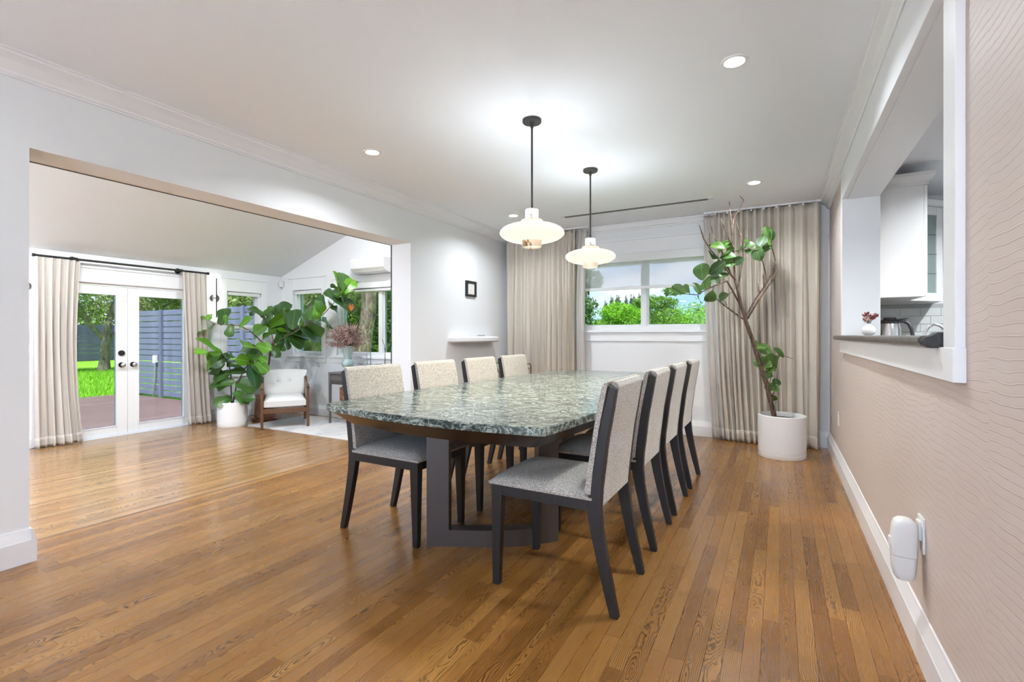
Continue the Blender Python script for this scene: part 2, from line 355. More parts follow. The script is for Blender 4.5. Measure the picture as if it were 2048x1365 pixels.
def leafmat(name, c0, c1, vein, trans=0.25, rough=0.35):
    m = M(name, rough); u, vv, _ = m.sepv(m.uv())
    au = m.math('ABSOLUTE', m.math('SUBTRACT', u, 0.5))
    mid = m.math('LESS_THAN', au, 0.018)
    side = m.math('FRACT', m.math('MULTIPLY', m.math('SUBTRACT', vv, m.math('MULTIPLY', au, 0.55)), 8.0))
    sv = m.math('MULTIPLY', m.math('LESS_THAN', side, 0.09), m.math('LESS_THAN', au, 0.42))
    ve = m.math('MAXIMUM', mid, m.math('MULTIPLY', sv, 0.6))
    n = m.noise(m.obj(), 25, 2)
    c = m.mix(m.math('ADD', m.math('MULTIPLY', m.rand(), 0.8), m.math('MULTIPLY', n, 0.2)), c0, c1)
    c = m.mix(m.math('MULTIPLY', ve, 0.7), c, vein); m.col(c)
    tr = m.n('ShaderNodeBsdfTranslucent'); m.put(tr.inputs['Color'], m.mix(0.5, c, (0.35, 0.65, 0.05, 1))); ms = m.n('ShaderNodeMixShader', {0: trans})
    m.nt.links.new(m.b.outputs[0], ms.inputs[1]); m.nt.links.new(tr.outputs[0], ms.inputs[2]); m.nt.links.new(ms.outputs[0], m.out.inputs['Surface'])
    return m.m
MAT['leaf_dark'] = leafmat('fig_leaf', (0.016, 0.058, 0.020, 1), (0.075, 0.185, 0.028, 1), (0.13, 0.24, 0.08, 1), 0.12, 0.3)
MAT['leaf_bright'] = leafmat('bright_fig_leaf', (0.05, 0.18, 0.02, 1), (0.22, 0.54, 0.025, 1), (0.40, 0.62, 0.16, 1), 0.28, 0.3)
MAT['leaf_tree'] = leafmat('tree_leaf', (0.022, 0.060, 0.028, 1), (0.11, 0.24, 0.035, 1), (0.22, 0.36, 0.11, 1), 0.15, 0.46)
m = M('bark', 0.9); n = m.noise(m.map(m.obj(), (60, 60, 14)), 1.0, 4); m.col(m.ramp(n, [(0.35, (0.055, 0.032, 0.022)), (0.65, (0.20, 0.13, 0.095))])); m.bump(n, 0.6, 0.004); MAT['bark'] = m.m
m = M('fig_stem', 0.8, (0.06, 0.045, 0.035, 1)); MAT['stem'] = m.m
m = M('outdoor_bark', 0.95); n = m.noise(m.map(m.obj(), (7, 7, 2.2)), 2.0, 5, 0.65); m.col(m.ramp(n, [(0.33, (0.07, 0.05, 0.035)), (0.52, (0.26, 0.205, 0.15)), (0.7, (0.46, 0.40, 0.32))])); m.bump(n, 0.9, 0.05); MAT['bark_out'] = m.m
def foliage_mat(name, c0, c1, tr_=0.3):
    m = M(name, 0.6); at = m.n('ShaderNodeAttribute', attribute_name='leaf_random')
    n = m.noise(m.pos(), 0.9, 2)
    c = m.mix(m.math('ADD', m.math('MULTIPLY', at.outputs['Fac'], 0.6), m.math('MULTIPLY', n, 0.4)), c0, c1); m.col(c)
    tr = m.n('ShaderNodeBsdfTranslucent'); m.put(tr.inputs['Color'], c); ms = m.n('ShaderNodeMixShader', {0: tr_})
    m.nt.links.new(m.b.outputs[0], ms.inputs[1]); m.nt.links.new(tr.outputs[0], ms.inputs[2]); m.nt.links.new(ms.outputs[0], m.out.inputs['Surface'])
    return m.m
MAT['fol_bright'] = foliage_mat('bright_foliage', (0.12, 0.34, 0.01, 1), (0.34, 0.66, 0.03, 1))
MAT['fol_mid'] = foliage_mat('green_foliage', (0.08, 0.20, 0.025, 1), (0.30, 0.50, 0.07, 1), 0.4)
MAT['fol_dark'] = foliage_mat('dark_foliage', (0.045, 0.11, 0.03, 1), (0.19, 0.32, 0.08, 1), 0.4)
MAT['fol_olive'] = foliage_mat('olive_foliage', (0.12, 0.17, 0.045, 1), (0.40, 0.46, 0.16, 1), 0.4)
MAT['fol_cypress'] = foliage_mat('cypress_foliage', (0.06, 0.12, 0.05, 1), (0.19, 0.26, 0.10, 1))
m = M('lawn_grass', 0.85); n = m.noise(m.pos(), 0.7, 3); n2 = m.noise(m.pos(), 30, 3); m.col(m.mix(m.math('MULTIPLY', n2, 0.4), m.ramp(n, [(0.35, (0.17, 0.42, 0.008)), (0.65, (0.28, 0.54, 0.012))]), (0.10, 0.28, 0.008, 1))); m.bump(n2, 0.8, 0.05); MAT['lawn'] = m.m
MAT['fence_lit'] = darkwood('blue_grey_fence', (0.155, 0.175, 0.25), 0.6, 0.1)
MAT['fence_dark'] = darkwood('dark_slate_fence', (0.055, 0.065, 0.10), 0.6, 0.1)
m = M('dried_flower', 0.9); m.col(m.mix(m.n('ShaderNodeAttribute', attribute_name='leaf_random').outputs['Fac'], (0.22, 0.10, 0.085, 1), (0.60, 0.42, 0.37, 1))); MAT['dried'] = m.m
MAT['orange'] = M('orange_petal', 0.6, (0.75, 0.22, 0.05, 1)).m
MAT['burgundy'] = M('burgundy_petal', 0.7, (0.22, 0.05, 0.05, 1)).m
MAT['blush'] = M('blush_petal', 0.7, (0.62, 0.38, 0.34, 1)).m
MAT['paper'] = M('print_paper', 0.8, (0.78, 0.77, 0.75, 1)).m
MAT['ink'] = M('print_ink', 0.8, (0.18, 0.17, 0.16, 1)).m
MAT['candle'] = M('slate_taper', 0.5, (0.22, 0.27, 0.31, 1)).m

# ------------------------------------------------------------------ room shell
XL, XLO, XR, XRK, YB, ZC, YF = -3.25, -3.50, 0.437, 0.641, 5.715, 2.45, -3.2
XS, YS, ZS, YSN = -7.75, 5.53, -0.22, -1.2          # sunroom: left wall, back wall, lower floor, near wall
OY0, OY1, OZ = 0.934, 3.76, 2.05                    # wide opening to the sunroom
def roofz(x): return 2.155 + 0.355 * (x - XS)

# floor of planks
fl = G().box(-3.534, XR + 0.02, YF, YB, -0.08, -0.014).build('floor', MAT['gap'])
struct(fl, 'brown oak strip floor of the dining room', 'floor')
def rows(x0, x1, y0, y1, lo, hi):
    out_ = []; i0 = math.ceil(x0 / PW - 1e-6); i1 = math.floor(x1 / PW + 1e-6)
    for i in range(i0, i1 + 1):
        y = y0 - random.random() * hi
        xa = i * PW; xb = min(xa + PW, x1)
        if xb - xa < 0.01: continue
        while y < y1:
            l = random.uniform(lo, hi); a, b = max(y, y0), min(y + l, y1)
            if b - a > 0.03: out_.append((xa, xb, a, b))
            y += l
    return out_
pl = rows(-3.534, XR, YF, YB, 0.45, 1.5)
def score(p):
    cx_, cy_ = (p[0] + p[1]) / 2, (p[2] + p[3]) / 2
    d = -math.sin(YAW) * cx_ + math.cos(YAW) * cy_; l = math.cos(YAW) * cx_ + math.sin(YAW) * cy_
    if d < 0.9: return 0 if d < 0.3 or p[3] < 0.9 else 1e-3
    u = 1024 + FPX * l / d
    if u < -150 or u > 2100: return 0
    return (p[3] - p[2]) / d ** 3
pl.sort(key=score, reverse=True)
plank_me = G().box(-PW / 2 + 0.0004, PW / 2 - 0.0004, -0.5, 0.5, -0.014, 0.0).mesh('plank', MAT['oak'])
for (xa, xb, a, b) in pl[:300]:
    o = link('plank', plank_me, fl, ((xa + xb) / 2, (a + b) / 2, random.uniform(-0.0004, 0)))
    o.scale = ((xb - xa) / PW, (b - a) - 0.0008, 1)
def joined_planks(name, lst, mat, parent, z=0.0, th=0.014):
    g = G(); rr = []
    for (xa, xb, a, b) in lst:
        g.box(xa + 0.0005, xb - 0.0005, a + 0.0005, b - 0.0005, z - th, z + random.uniform(-0.0005, 0)); rr += [random.random()] * 8
    me = g.mesh(name, mat, fix=False); at_ = me.attributes.new('plank_random', 'FLOAT', 'POINT'); at_.data.foreach_set('value', rr)
    o = link(name, me, parent); o['kind'] = 'stuff'; return o
joined_planks('plank_field', pl[300:], MAT['oak'], fl)
g = G().box(-3.56, -3.534, YF, YB, -0.035, 0.0).build('step_nosing', MAT['walnut'], fl, bevel=0.008)
G().box(-3.545, -3.53, OY0 - 0.2, OY1 + 0.2, ZS, -0.035).build('step_riser', MAT['oak'], fl)
fs = G().box(XS, -3.53, YSN, YS, ZS - 0.1, ZS - 0.014).build('floor_sunroom', MAT['gap'])
struct(fs, 'light oak strip floor of the lower sunroom', 'floor')
joined_planks('plank_field', rows(XS + 0.01, -3.545, YSN, YS, 0.6, 1.8), MAT['oak_light'], fs, ZS)

# ceilings
struct(G().box(XL, XRK, YF - 1.4, YB, ZC, ZC + 0.15).build('ceiling', MAT['ceil']), 'flat white dining room ceiling', 'ceiling')  # runs out past the front wall as an added, unseen sunshade
c0, c1 = roofz(XS - 0.3), roofz(XLO)
struct(G().prism([(XS - 0.3, c0), (XLO, c1), (XLO, c1 + 0.15), (XS - 0.3, c0 + 0.15)], 'y', YSN - 1.4, YS + 0.3).build('ceiling_sunroom', MAT['ceil']), 'sloping white sunroom ceiling', 'ceiling')  # unseen overhang added beyond the near wall to keep sun out

# walls
g = G().box(XLO, XL, YF, OY0, -0.3, 3.72).box(XLO, XL, OY1, YB + 0.2, -0.3, 3.72).box(XLO, XL, OY0, OY1, OZ, 3.72)
struct(g.build('wall_left', MAT['wall']), 'white wall with a wide opening to the sunroom', 'wall')
WX0, WX1, WZ0, WZ1 = -2.32, -0.48, 1.19, 2.03
g = G().box(XL, WX0, YB, YB + 0.2, -0.3, ZC + .1).box(WX1, XRK, YB, YB + 0.2, -0.3, ZC + .1).box(WX0, WX1, YB, YB + 0.2, -0.3, WZ0).box(WX0, WX1, YB, YB + 0.2, WZ1, ZC + .1)
struct(g.build('wall_back', MAT['wall']), 'white end wall behind the curtains and window', 'wall')
KY0, KY1, KZ0, KZ1 = 1.823, 4.43, 1.085, 2.155       # pass-through
g = G().box(XR, XRK, YF, KY0, -0.1, ZC).box(XR, XRK, KY1, YB, -0.1, ZC).box(XR, XRK, KY0, KY1, -0.1, KZ0).box(XR, XRK, KY0, KY1, KZ1, ZC)
struct(g.build('wall_right', MAT['wallpaper']), 'blush wallpapered wall with kitchen pass-through', 'wall')
g = G().box(XL, -2.3, YF - 0.2, YF, -0.1, ZC).box(XR - 0.15, XR + .2, YF - 0.2, YF, -0.1, ZC).box(-2.3, XR - .15, YF - 0.2, YF, 2.2, ZC)  # unglazed opening put behind the camera as daylight fill
struct(g.build('wall_front', MAT['wall']), 'white wall behind the camera with a wide opening added for daylight', 'wall')
# sunroom walls with door and window openings
DY0, DY1, DZ0, DZ1 = 2.34, 4.10, ZS, 1.80
A0, A1, AZ0, AZ1 = 4.55, 5.14, 0.49, 1.83            # window in left sunroom wall
g = G().box(XS - 0.2, XS, YSN - 0.2, -.9, -0.5, 2.3).box(XS - .2, XS, -.9, DY0, -.5, 2.3).box(XS - 0.2, XS, DY0, DY1, DZ1, 2.3).box(XS - 0.2, XS, DY0, DY1, -0.5, DZ0 - 0.02).box(XS - 0.2, XS, DY1, A0, -0.5, 2.3)
g.box(XS - 0.2, XS, A0, A1, -0.5, AZ0).box(XS - 0.2, XS, A0, A1, AZ1, 2.3).box(XS - 0.2, XS, A1, YS + 0.2, -0.5, 2.3)
struct(g.build('wall_sunroom_left', MAT['wall']), 'white sunroom wall holding the french doors', 'wall')
B0, B1, BZ0, BZ1 = -7.42, -6.69, 0.79, 1.90          # two windows in back sunroom wall
E0, E1, EZ0, EZ1 = -6.33, -4.38, 0.80, 1.86
g = G()
for (a, b) in ((XS - .2, B0), (B1, E0), (E1, XLO)): g.box(a, b, YS, YS + 0.2, -0.5, 1.95)
for (a, b, z0, z1) in ((B0, B1, BZ0, BZ1), (E0, E1, EZ0, EZ1)): g.box(a, b, YS, YS + .2, -.5, z0).box(a, b, YS, YS + .2, z1, 1.95)
g.prism([(XS - .2, 1.95), (XLO, 1.95), (XLO, roofz(XLO) + .05), (XS - .2, roofz(XS - .2) + .05)], 'y', YS, YS + .2)
struct(g.build('wall_sunroom_back', MAT['wall']), 'white gabled sunroom end wall with two windows', 'wall')
g = G().box(XS - .2, XS + 0.4, YSN - .2, YSN, -.5, 3.75).box(-5.4, XLO, YSN - .2, YSN, -.5, 3.75).box(XS + .4, -5.4, YSN - .2, YSN, 2.0, 3.75).box(XS + .4, -5.4, YSN - .2, YSN, -.5, .6)  # bare opening added in this unseen wall to let daylight in
struct(g.build('wall_sunroom_front', MAT['wall']), 'white sunroom wall out of view with one opening added for daylight', 'wall')

# black reveal strip at the sunroom side of the opening
g = G().box(XLO - 0.012, XLO, OY0, OY1, OZ - 0.003, OZ + 0.012).box(XLO - 0.012, XLO, OY1 - 0.004, OY1 + 0.022, -0.2, OZ + 0.012)
struct(g.build('trim_1', MAT['black_paint']), 'thin black edge strip around the sunroom opening', 'trim')

# crown mouldings
def crown(p, d): return [(0, -d), (0.012, -d), (0.012, -d + .008), (0.024, -d + .012), (0.028, -d + .022), (p * .30, -d * .62), (p * .55, -d * .38), (p * .85, -d * .20), (p * .88, -d * .10), (p, -d * .08), (p, 0), (0, 0)]
def struct_crown(name, wall, side, p, d, y0, y1, label):
    pr = [((wall + side * a), ZC + b) for a, b in crown(p, d)]
    return struct(G().prism(pr, 'y', y0, y1).build(name, MAT['trim']), label, 'crown moulding')
struct_crown('trim_2', XL, 1, 0.155, 0.082, YF, YB, 'white crown moulding along the left wall')
struct_crown('trim_3', XR, -1, 0.092, 0.080, YF, YB, 'white crown moulding along the wallpapered wall')
pr = [(YB - a, ZC + b) for a, b in crown(0.05, 0.08)]
struct(G().prism(pr, 'x', WX0 - .1, WX1 + .1).build('trim_4', MAT['trim']), 'white crown moulding above the dining window', 'crown moulding')

# baseboards
bb = [(0, 0), (0.022, 0), (0.022, 0.11), (0.020, 0.114), (0.008, 0.155), (0.006, 0.165), (0, 0.165)]
def base(name, parts, label):
    g = G()
    for (axis, wall, side, a0, a1, z) in parts: g.prism([(wall + side * p, z + q) for p, q in bb], axis, a0, a1)
    return struct(g.build(name, MAT['trim']), label, 'baseboard')
base('baseboard_right', [('y', XR, -1, YF, YB, 0)], 'white baseboard under the blush wallpaper')
base('baseboard_left', [('y', XL, 1, YF, OY0 - .0001, 0), ('y', XL, 1, OY1 + .0001, YB, 0), ('x', OY0, 1, XLO, XL + .022, 0), ('x', OY1, -1, XLO, XL + .022, 0)], 'white baseboard along the left wall')
base('baseboard_back', [('x', YB, -1, XL, XR, 0)], 'white baseboard under the dining window')
base('baseboard_sunroom', [('y', XS, 1, DY1 + .1, YS, ZS), ('y', XS, 1, YSN, DY0 - .1, ZS), ('x', YS, -1, XS, XLO, ZS)], 'white baseboard around the sunroom')

# ------------------------------------------------------------------ windows and doors
class W:
    """boxes in wall coordinates: s along the wall, n out into the room, z up"""
    def __init__(s, kind, at): s.k = kind; s.a = at; s.g = G()
    def box(s, s0, s1, n0, n1, z0, z1):
        if s.k == 'back': s.g.box(s0, s1, s.a - n1, s.a - n0, z0, z1)
        else: s.g.box(s.a + n0, s.a + n1, s0, s1, z0, z1)
        return s
    def frame(s, s0, s1, n0, n1, z0, z1, t, tb=None, tt=None):
        tb = t if tb is None else tb; tt = t if tt is None else tt
        return s.box(s0, s0 + t, n0, n1, z0, z1).box(s1 - t, s1, n0, n1, z0, z1).box(s0 + t, s1 - t, n0, n1, z0, z0 + tb).box(s0 + t, s1 - t, n0, n1, z1 - tt, z1)
    def build(s, name, mat, parent=None, bevel=0): return s.g.build(name, mat, parent, bevel)

# dining window
win = W('back', YB).frame(WX0, WX1, -0.17, -0.02, WZ0, WZ1, 0.045).build('window_1', MAT['white_metal'])
struct(win, 'white two-pane dining window between beige curtains', 'window')
W('back', YB).box(-1.432, -1.372, -0.15, -0.05, WZ0 + .045, WZ1 - .045).build('mullion', MAT['white_metal'], win)
for (a, b) in ((WX0 + .045, -1.432), (-1.372, WX1 - .045)):
    W('back', YB).frame(a, b, -0.13, -0.07, WZ0 + .045, WZ1 - .045, 0.014).build('sash', MAT['white_metal'], win)
    W('back', YB).box(a + .014, b - .014, -0.105, -0.099, WZ0 + .059, WZ1 - .059).build('pane', MAT['glass'], win)
W('back', YB).box(WX0 - .14, WX1 + .14, -0.02, 0.05, 1.153, 1.182).build('window_sill', MAT['trim'], win, 0.004)
W('back', YB).box(WX0 - .11, WX1 + .11, 0.0, 0.02, 1.05, 1.153).build('apron', MAT['trim'], win, 0.002)
cas = W('back', YB); cas.box(WX0 - .11, WX0, 0, .02, 1.182, 2.05).box(WX1, WX1 + .11, 0, .02, 1.182, 2.05).box(WX0 - .11, WX1 + .11, 0, .02, 2.05, 2.25).box(WX0 - .13, WX1 + .13, 0, .035, 2.25, 2.275)
cas.build('casing', MAT['trim'], win, 0.002)
bl = thing('roller_blind', 'translucent white roller blind half lowered in the dining window', 'blind', (-1.4, YB - .02, 2.0))
g = G().box(WX0 + .05 + 1.4, WX1 - .05 + 1.4, 0.004, 0.006, 1.70 - 2.0, 2.02 - 2.0); g.build('blind_cloth', MAT['blind'], bl)
G().box(WX0 + .05 + 1.4, WX1 - .05 + 1.4, -0.006, 0.016, 1.665 - 2, 1.70 - 2).build('bottom_bar', MAT['white_metal'], bl, 0.004)
G().box(WX0 + .03 + 1.4, WX1 - .03 + 1.4, -0.02, 0.06, 1.995 - 2, 2.09 - 2).build('cassette', MAT['white_metal'], bl, 0.004)

def simple_window(name, kind, at, s0, s1, z0, z1, label, mull=None, rail=None, blind=0.0, ctop=0.2, jamb=0.1):
    t = W(kind, at).frame(s0, s1, -0.17, -0.03, z0, z1, 0.035).build(name, MAT['white_metal'])
    struct(t, label, 'window')
    cuts = [s0 + .035] + ([mull - .04, mull + .04] if mull else []) + [s1 - .035]
    if mull: W(kind, at).box(mull - .04, mull + .04, -.15, -.05, z0 + .035, z1 - .035).build('mullion', MAT['white_metal'], t)
    for k in range(0, len(cuts), 2):
        a, b = cuts[k], cuts[k + 1]
        zz_ = [z0 + .035] + ([rail - .022, rail + .022] if rail else []) + [z1 - .035]
        if rail: W(kind, at).box(a, b, -.14, -.06, rail - .022, rail + .022).build('meeting_rail', MAT['white_metal'], t)
        for q in range(0, len(zz_), 2):
            W(kind, at).frame(a, b, -.13, -.08, zz_[q], zz_[q + 1], 0.018).build('sash', MAT['white_metal'], t)
            W(kind, at).box(a + .018, b - .018, -.106, -.100, zz_[q] + .018, zz_[q + 1] - .018).build('pane', MAT['glass'], t)
    c = W(kind, at); c.box(s0 - jamb, s0, 0, .02, z0 - .02, z1 + ctop).box(s1, s1 + jamb, 0, .02, z0 - .02, z1 + ctop).box(s0, s1, 0, .02, z1, z1 + ctop).box(s0 - jamb - .015, s1 + jamb + .015, 0, .035, z1 + ctop, z1 + ctop + .02)
    c.build('casing', MAT['trim'], t, 0.002)
    W(kind, at).box(s0 - jamb - .03, s1 + jamb + .03, -.03, .05, z0 - .045, z0 - .015).build('window_sill', MAT['trim'], t, .003)
    W(kind, at).box(s0 - jamb, s1 + jamb, 0, .018, z0 - .125, z0 - .045).build('apron', MAT['trim'], t, .002)
    if blind: W(kind, at).box(s0 + .03, s1 - .03, -.03, .0, z1 - blind, z1 - .01).build('blind_roll', MAT['white_metal'], t, .006)
    return t
simple_window('window_2', 'left', XS, A0, A1, AZ0, AZ1, 'narrow white window beside the wall sconce', rail=1.25, blind=0.06)
simple_window('window_3', 'back', YS, B0, B1, BZ0, BZ1, 'white window nearest the sunroom corner', blind=0.07)
simple_window('window_4', 'back', YS, E0, E1, EZ0, EZ1, 'wide white window under the air conditioner', mull=-5.43, blind=0.05, ctop=0.17)

# french doors
def french_leaf(name, y0, y1, gy0, gy1, lock, label):
    t = W('left', XS).frame(y0, y1, -0.08, -0.035, DZ0 + .012, DZ1 - .03, gy0 - y0, 0.105, 0.105)
    t = W('left', XS)
    t.box(y0, gy0, -.08, -.035, DZ0 + .012, 1.765).box(gy1, y1, -.08, -.035, DZ0 + .012, 1.765).box(gy0, gy1, -.08, -.035, DZ0 + .012, -.105).box(gy0, gy1, -.08, -.035, 1.67, 1.765)
    o = t.build(name, MAT['trim'], None, 0.003); struct(o, label, 'door')
    W('left', XS).frame(gy0, gy1, -.085, -.028, -.105, 1.67, .012).build('glazing_bead', MAT['trim'], o)
    W('left', XS).box(gy0 + .012, gy1 - .012, -.060, -.054, -.093, 1.658).build('pane', MAT['glass'], o)
    ky = gy1 + .045 if lock else gy0 - .06
    k = G().tube([(XS - .04, ky, .72), (XS - .024, ky, .72)], .034, 24).build('rose', MAT['black_metal'], o)
    kn = G().tube([(XS - .024, ky, .72), (XS + .010, ky, .72)], .011, 12); kn.lathe([(.0, -.02), (.02, -.017), (.028, -.004), (.026, .01), (.014, .02), (0, .021)], n=20)
    # the knob head: turn the lathed head to face the room
    gh = G().lathe([(.001, -.02), (.02, -.017), (.028, -.004), (.026, .01), (.014, .02), (.001, .021)], n=20)
    gh.xf(Matrix.Translation((XS + .03, ky, .72)) @ Matrix.Rotation(PI / 2, 4, 'Y')); gs = G().tube([(XS - .024, ky, .72), (XS + .012, ky, .72)], .011, 12); gs.add(gh.v, gh.f, True)
    gs.build('knob', MAT['steel'], o)
    if lock: G().tube([(XS - .04, ky, .88), (XS - .014, ky, .88)], .036, 24).build('deadbolt', MAT['black_metal'], o); W('left', XS).box(y1 - .055, y1 + .0, -.036, -.026, 1.58, 1.665).build('contact_sensor', MAT['white_plastic'], o, .003)
    return o
french_leaf('door_1', 2.395, 3.223, 2.515, 3.106, True, 'white glazed french door leaf with deadbolt')
french_leaf('door_2', 3.227, 4.055, 3.345, 3.94, False, 'white glazed french door leaf nearest the potted fig')
c = W('left', XS); c.box(DY0, 2.392, -.2, -.02, DZ0, DZ1).box(4.058, DY1, -.2, -.02, DZ0, DZ1).box(DY0, DY1, -.2, -.02, 1.77, DZ1).box(DY0 - .1, DY0, 0, .02, DZ0, 1.98).box(DY1, DY1 + .1, 0, .02, DZ0, 1.98).box(DY0, DY1, 0, .02, DZ1, 1.98).box(DY0 - .115, DY1 + .115, 0, .035, 1.98, 2.0).box(DY0, DY1, -.2, -.01, DZ0 - .02, DZ0 + .006)
struct(c.build('trim_5', MAT['trim'], None, .002), 'white frame and threshold around the french doors', 'door frame')

# pass-through trim: casing, lined jamb, apron, stone sill
cx = XR - 0.022
g = G().box(cx, XR, KY0 - .104, KY0, KZ0 - .005, KZ1).box(cx, XR, KY1, KY1 + .06, KZ0 - .005, KZ1).box(cx, XR, KY0 - .104, KY1 + .06, KZ1, KZ1 + .125 + .09)
g.box(cx + .002, XRK + .01, KY0 - .001, KY0 + .012, KZ0, KZ1).box(cx + .002, XRK + .01, KY1 - .012, KY1 + .001, KZ0, KZ1).box(cx + .034, XRK + .004, KY0, KY1, KZ1 - .008, KZ1 + .001).box(cx, XR + .012, KY0, KY1, KZ1 - .004, KZ1 + .002)
struct(g.build('trim_6', MAT['trim'], None, .0015), 'white casing around the kitchen pass-through', 'casing')
g = G().box(cx - .006, XR, KY0 - .11, KY1 + .065, .992, KZ0)
struct(g.build('trim_7', MAT['trim'], None, .0015), 'white apron board below the stone pass-through sill', 'apron')
sl = thing('stone_sill', 'dark stone bullnose sill of the kitchen pass-through', 'sill', (XR, 3.2, KZ0))
pr = [(XRK + .10 - XR, 0), (XRK + .10 - XR, .034)]
for k in range(9):
    a = PI / 2 + PI * k / 8; pr.append((-.048 + .018 * math.cos(a), .0175 + .0165 * math.sin(a) * 1.0))
pr[-1] = (-.046, .001)
g = G().prism(pr, 'y', 1.90 - 3.2, 4.58 - 3.2, True); g.build('sill_slab', MAT['sill_stone'], sl)
g = G().prism([(0.0, -.002), (-.046, -.003), (-.060, .006), (-.064, .018), (-.060, .028), (-.042, .034), (-.030, .044), (0.0, .044)], 'y', 1.845 - 3.2, 1.8995 - 3.2)
g.build('raw_end', MAT['raw_end'], sl, .004)

# ------------------------------------------------------------------ curtains
def curtain(name, label, axis, c0, c1, perp, z0, z1, folds, amp, mat, parts=None, flare=0.0, hem=0.12, group=None, phase=0.0, dens=1.0, sway=None, seed=1):
    """hung cloth: c0..c1 along the axis, perp = distance plane; folds sine pleats"""
    rs = random.Random(seed); t = thing(name, label, 'curtain', (0, 0, 0), 0, group)
    nu, nv = int(folds * 14), 26
    ph = [rs.uniform(-.5, .5) for _ in range(40)]; am = [rs.uniform(.65, 1.2) for _ in range(60)]
    def fn(u, v):
        z = z1 + (z0 - z1) * v
        f = folds * (dens * u + (1 - dens) * u * u); k = int(min(f, folds - .001))
        a = amp * am[k % 60] * (0.55 + 0.45 * min(1, v * 2.5)) * (1 + .25 * v)
        s = c0 + (c1 - c0) * u
        mid = (c0 + c1) / 2; s = mid + (s - mid) * (1 + flare * v * v)
        if sway: s += sway(u, v)
        wob = .012 * math.sin(3.1 * v + ph[k % 40] * 9) * v
        q = perp + a * math.sin(2 * PI * f + phase + .5 * math.sin(2.2 * v + ph[k % 40] * 6)) + wob
        s += .35 * a * math.sin(4 * PI * f + ph[k % 40]) * v
        return (s, q, z) if axis == 'x' else (q, s, z)
    g = G().grid(fn, nu, nv); o = g.build('cloth', mat, t, fix=False)
    md = o.modifiers.new('thickness', 'SOLIDIFY'); md.thickness = 0.003; md.offset = 0
    hg = G().grid(lambda u, v: fn(u, 1 - hem / (z1 - z0) * (1 - v)), nu, 3)
    ho = hg.build('hem', mat, t, fix=False); md = ho.modifiers.new('thickness', 'SOLIDIFY'); md.thickness = 0.007; md.offset = 0
    return t
ct = curtain('curtain', 'beige pleated curtain in the corner left of the dining window', 'x', -3.16, -2.20, YB - .115, 0.008, 2.425, 10, .042, MAT['curtain'], group='dining curtains', dens=.5, seed=3)
fnl = curtain('curtain', 'pale outer edge panel of the curtain left of the dining window', 'x', -2.20, -2.06, YB - .10, 0.012, 2.42, 2, .018, MAT['sheer'], group='dining curtains', seed=5, sway=lambda u, v: -.03 * math.sin(PI * v))
ct = curtain('curtain', 'beige pleated curtain behind the tall bare-branched tree', 'x', -.60, 0.345, YB - .115, 0.006, 2.425, 13, .042, MAT['curtain'], group='dining curtains', dens=1.5, seed=11, sway=lambda u, v: (.10 * (1 - u) * v * v))
fnl = curtain('curtain', 'pale outer edge panel of the curtain right of the dining window', 'x', -.72, -.60, YB - .10, 0.01, 2.42, 2, .016, MAT['sheer'], group='dining curtains', seed=8, sway=lambda u, v: .09 * v * v)
tr = thing('curtain_track', 'white ceiling track carrying the dining curtains', 'curtain track', (-1.4, YB - .115, ZC))
G().box(-1.78, -.63, -.02, .02, -.018, 0).build('rail', MAT['white_metal'], tr, .002)
G().box(.68, 1.765, -.02, .02, -.018, 0).build('rail', MAT['white_metal'], tr, .002)
for k in range(9): G().tube([(.80 + k * .115, -.022, -.03), (.80 + k * .115, .022, -.03)], .011, 10).build('glider', MAT['white_plastic'], tr)
# sunroom rod and curtains
rod = thing('curtain_rod', 'black curtain rod above the french doors', 'curtain rod', (XS + .10, 3.22, 2.065))
G().tube([(0, 2.235 - 3.22, 0), (0, 4.21 - 3.22, 0)], .014, 14).build('rod', MAT['black_metal'], rod)
for y in (2.235, 4.21): G().tube([(0, y - 3.22 - .012, 0), (0, y - 3.22 + .012, 0)], .02, 14).build('end_cap', MAT['black_metal'], rod)
for y in (2.62, 3.83):
    g = G().tube([(-.10, y - 3.22, 0), (-.085, y - 3.22, 0)], .04, 24).tube([(-.09, y - 3.22, 0), (0, y - 3.22, 0)], .011, 10).tube([(0, y - 3.22 - .02, 0), (0, y - 3.22 + .02, 0)], .022, 14)
    g.build('bracket', MAT['black_metal'], rod)
curtain('curtain', 'oatmeal curtain at the far left by the opening jamb', 'y', 2.235, 2.665, XS + .105, ZS + .008, 2.05, 6, .036, MAT['curtain_sun'], group='sunroom curtains', seed=21, flare=.05, sway=lambda u, v: .02 * v - (.05 * math.sin(PI * v) * u))
curtain('curtain', 'oatmeal curtain beside the sconce and the potted fig', 'y', 3.845, 4.19, XS + .105, ZS + .008, 2.05, 5, .034, MAT['curtain_sun'], group='sunroom curtains', seed=27, flare=.03, sway=lambda u, v: .04 * v * v + .05 * v)

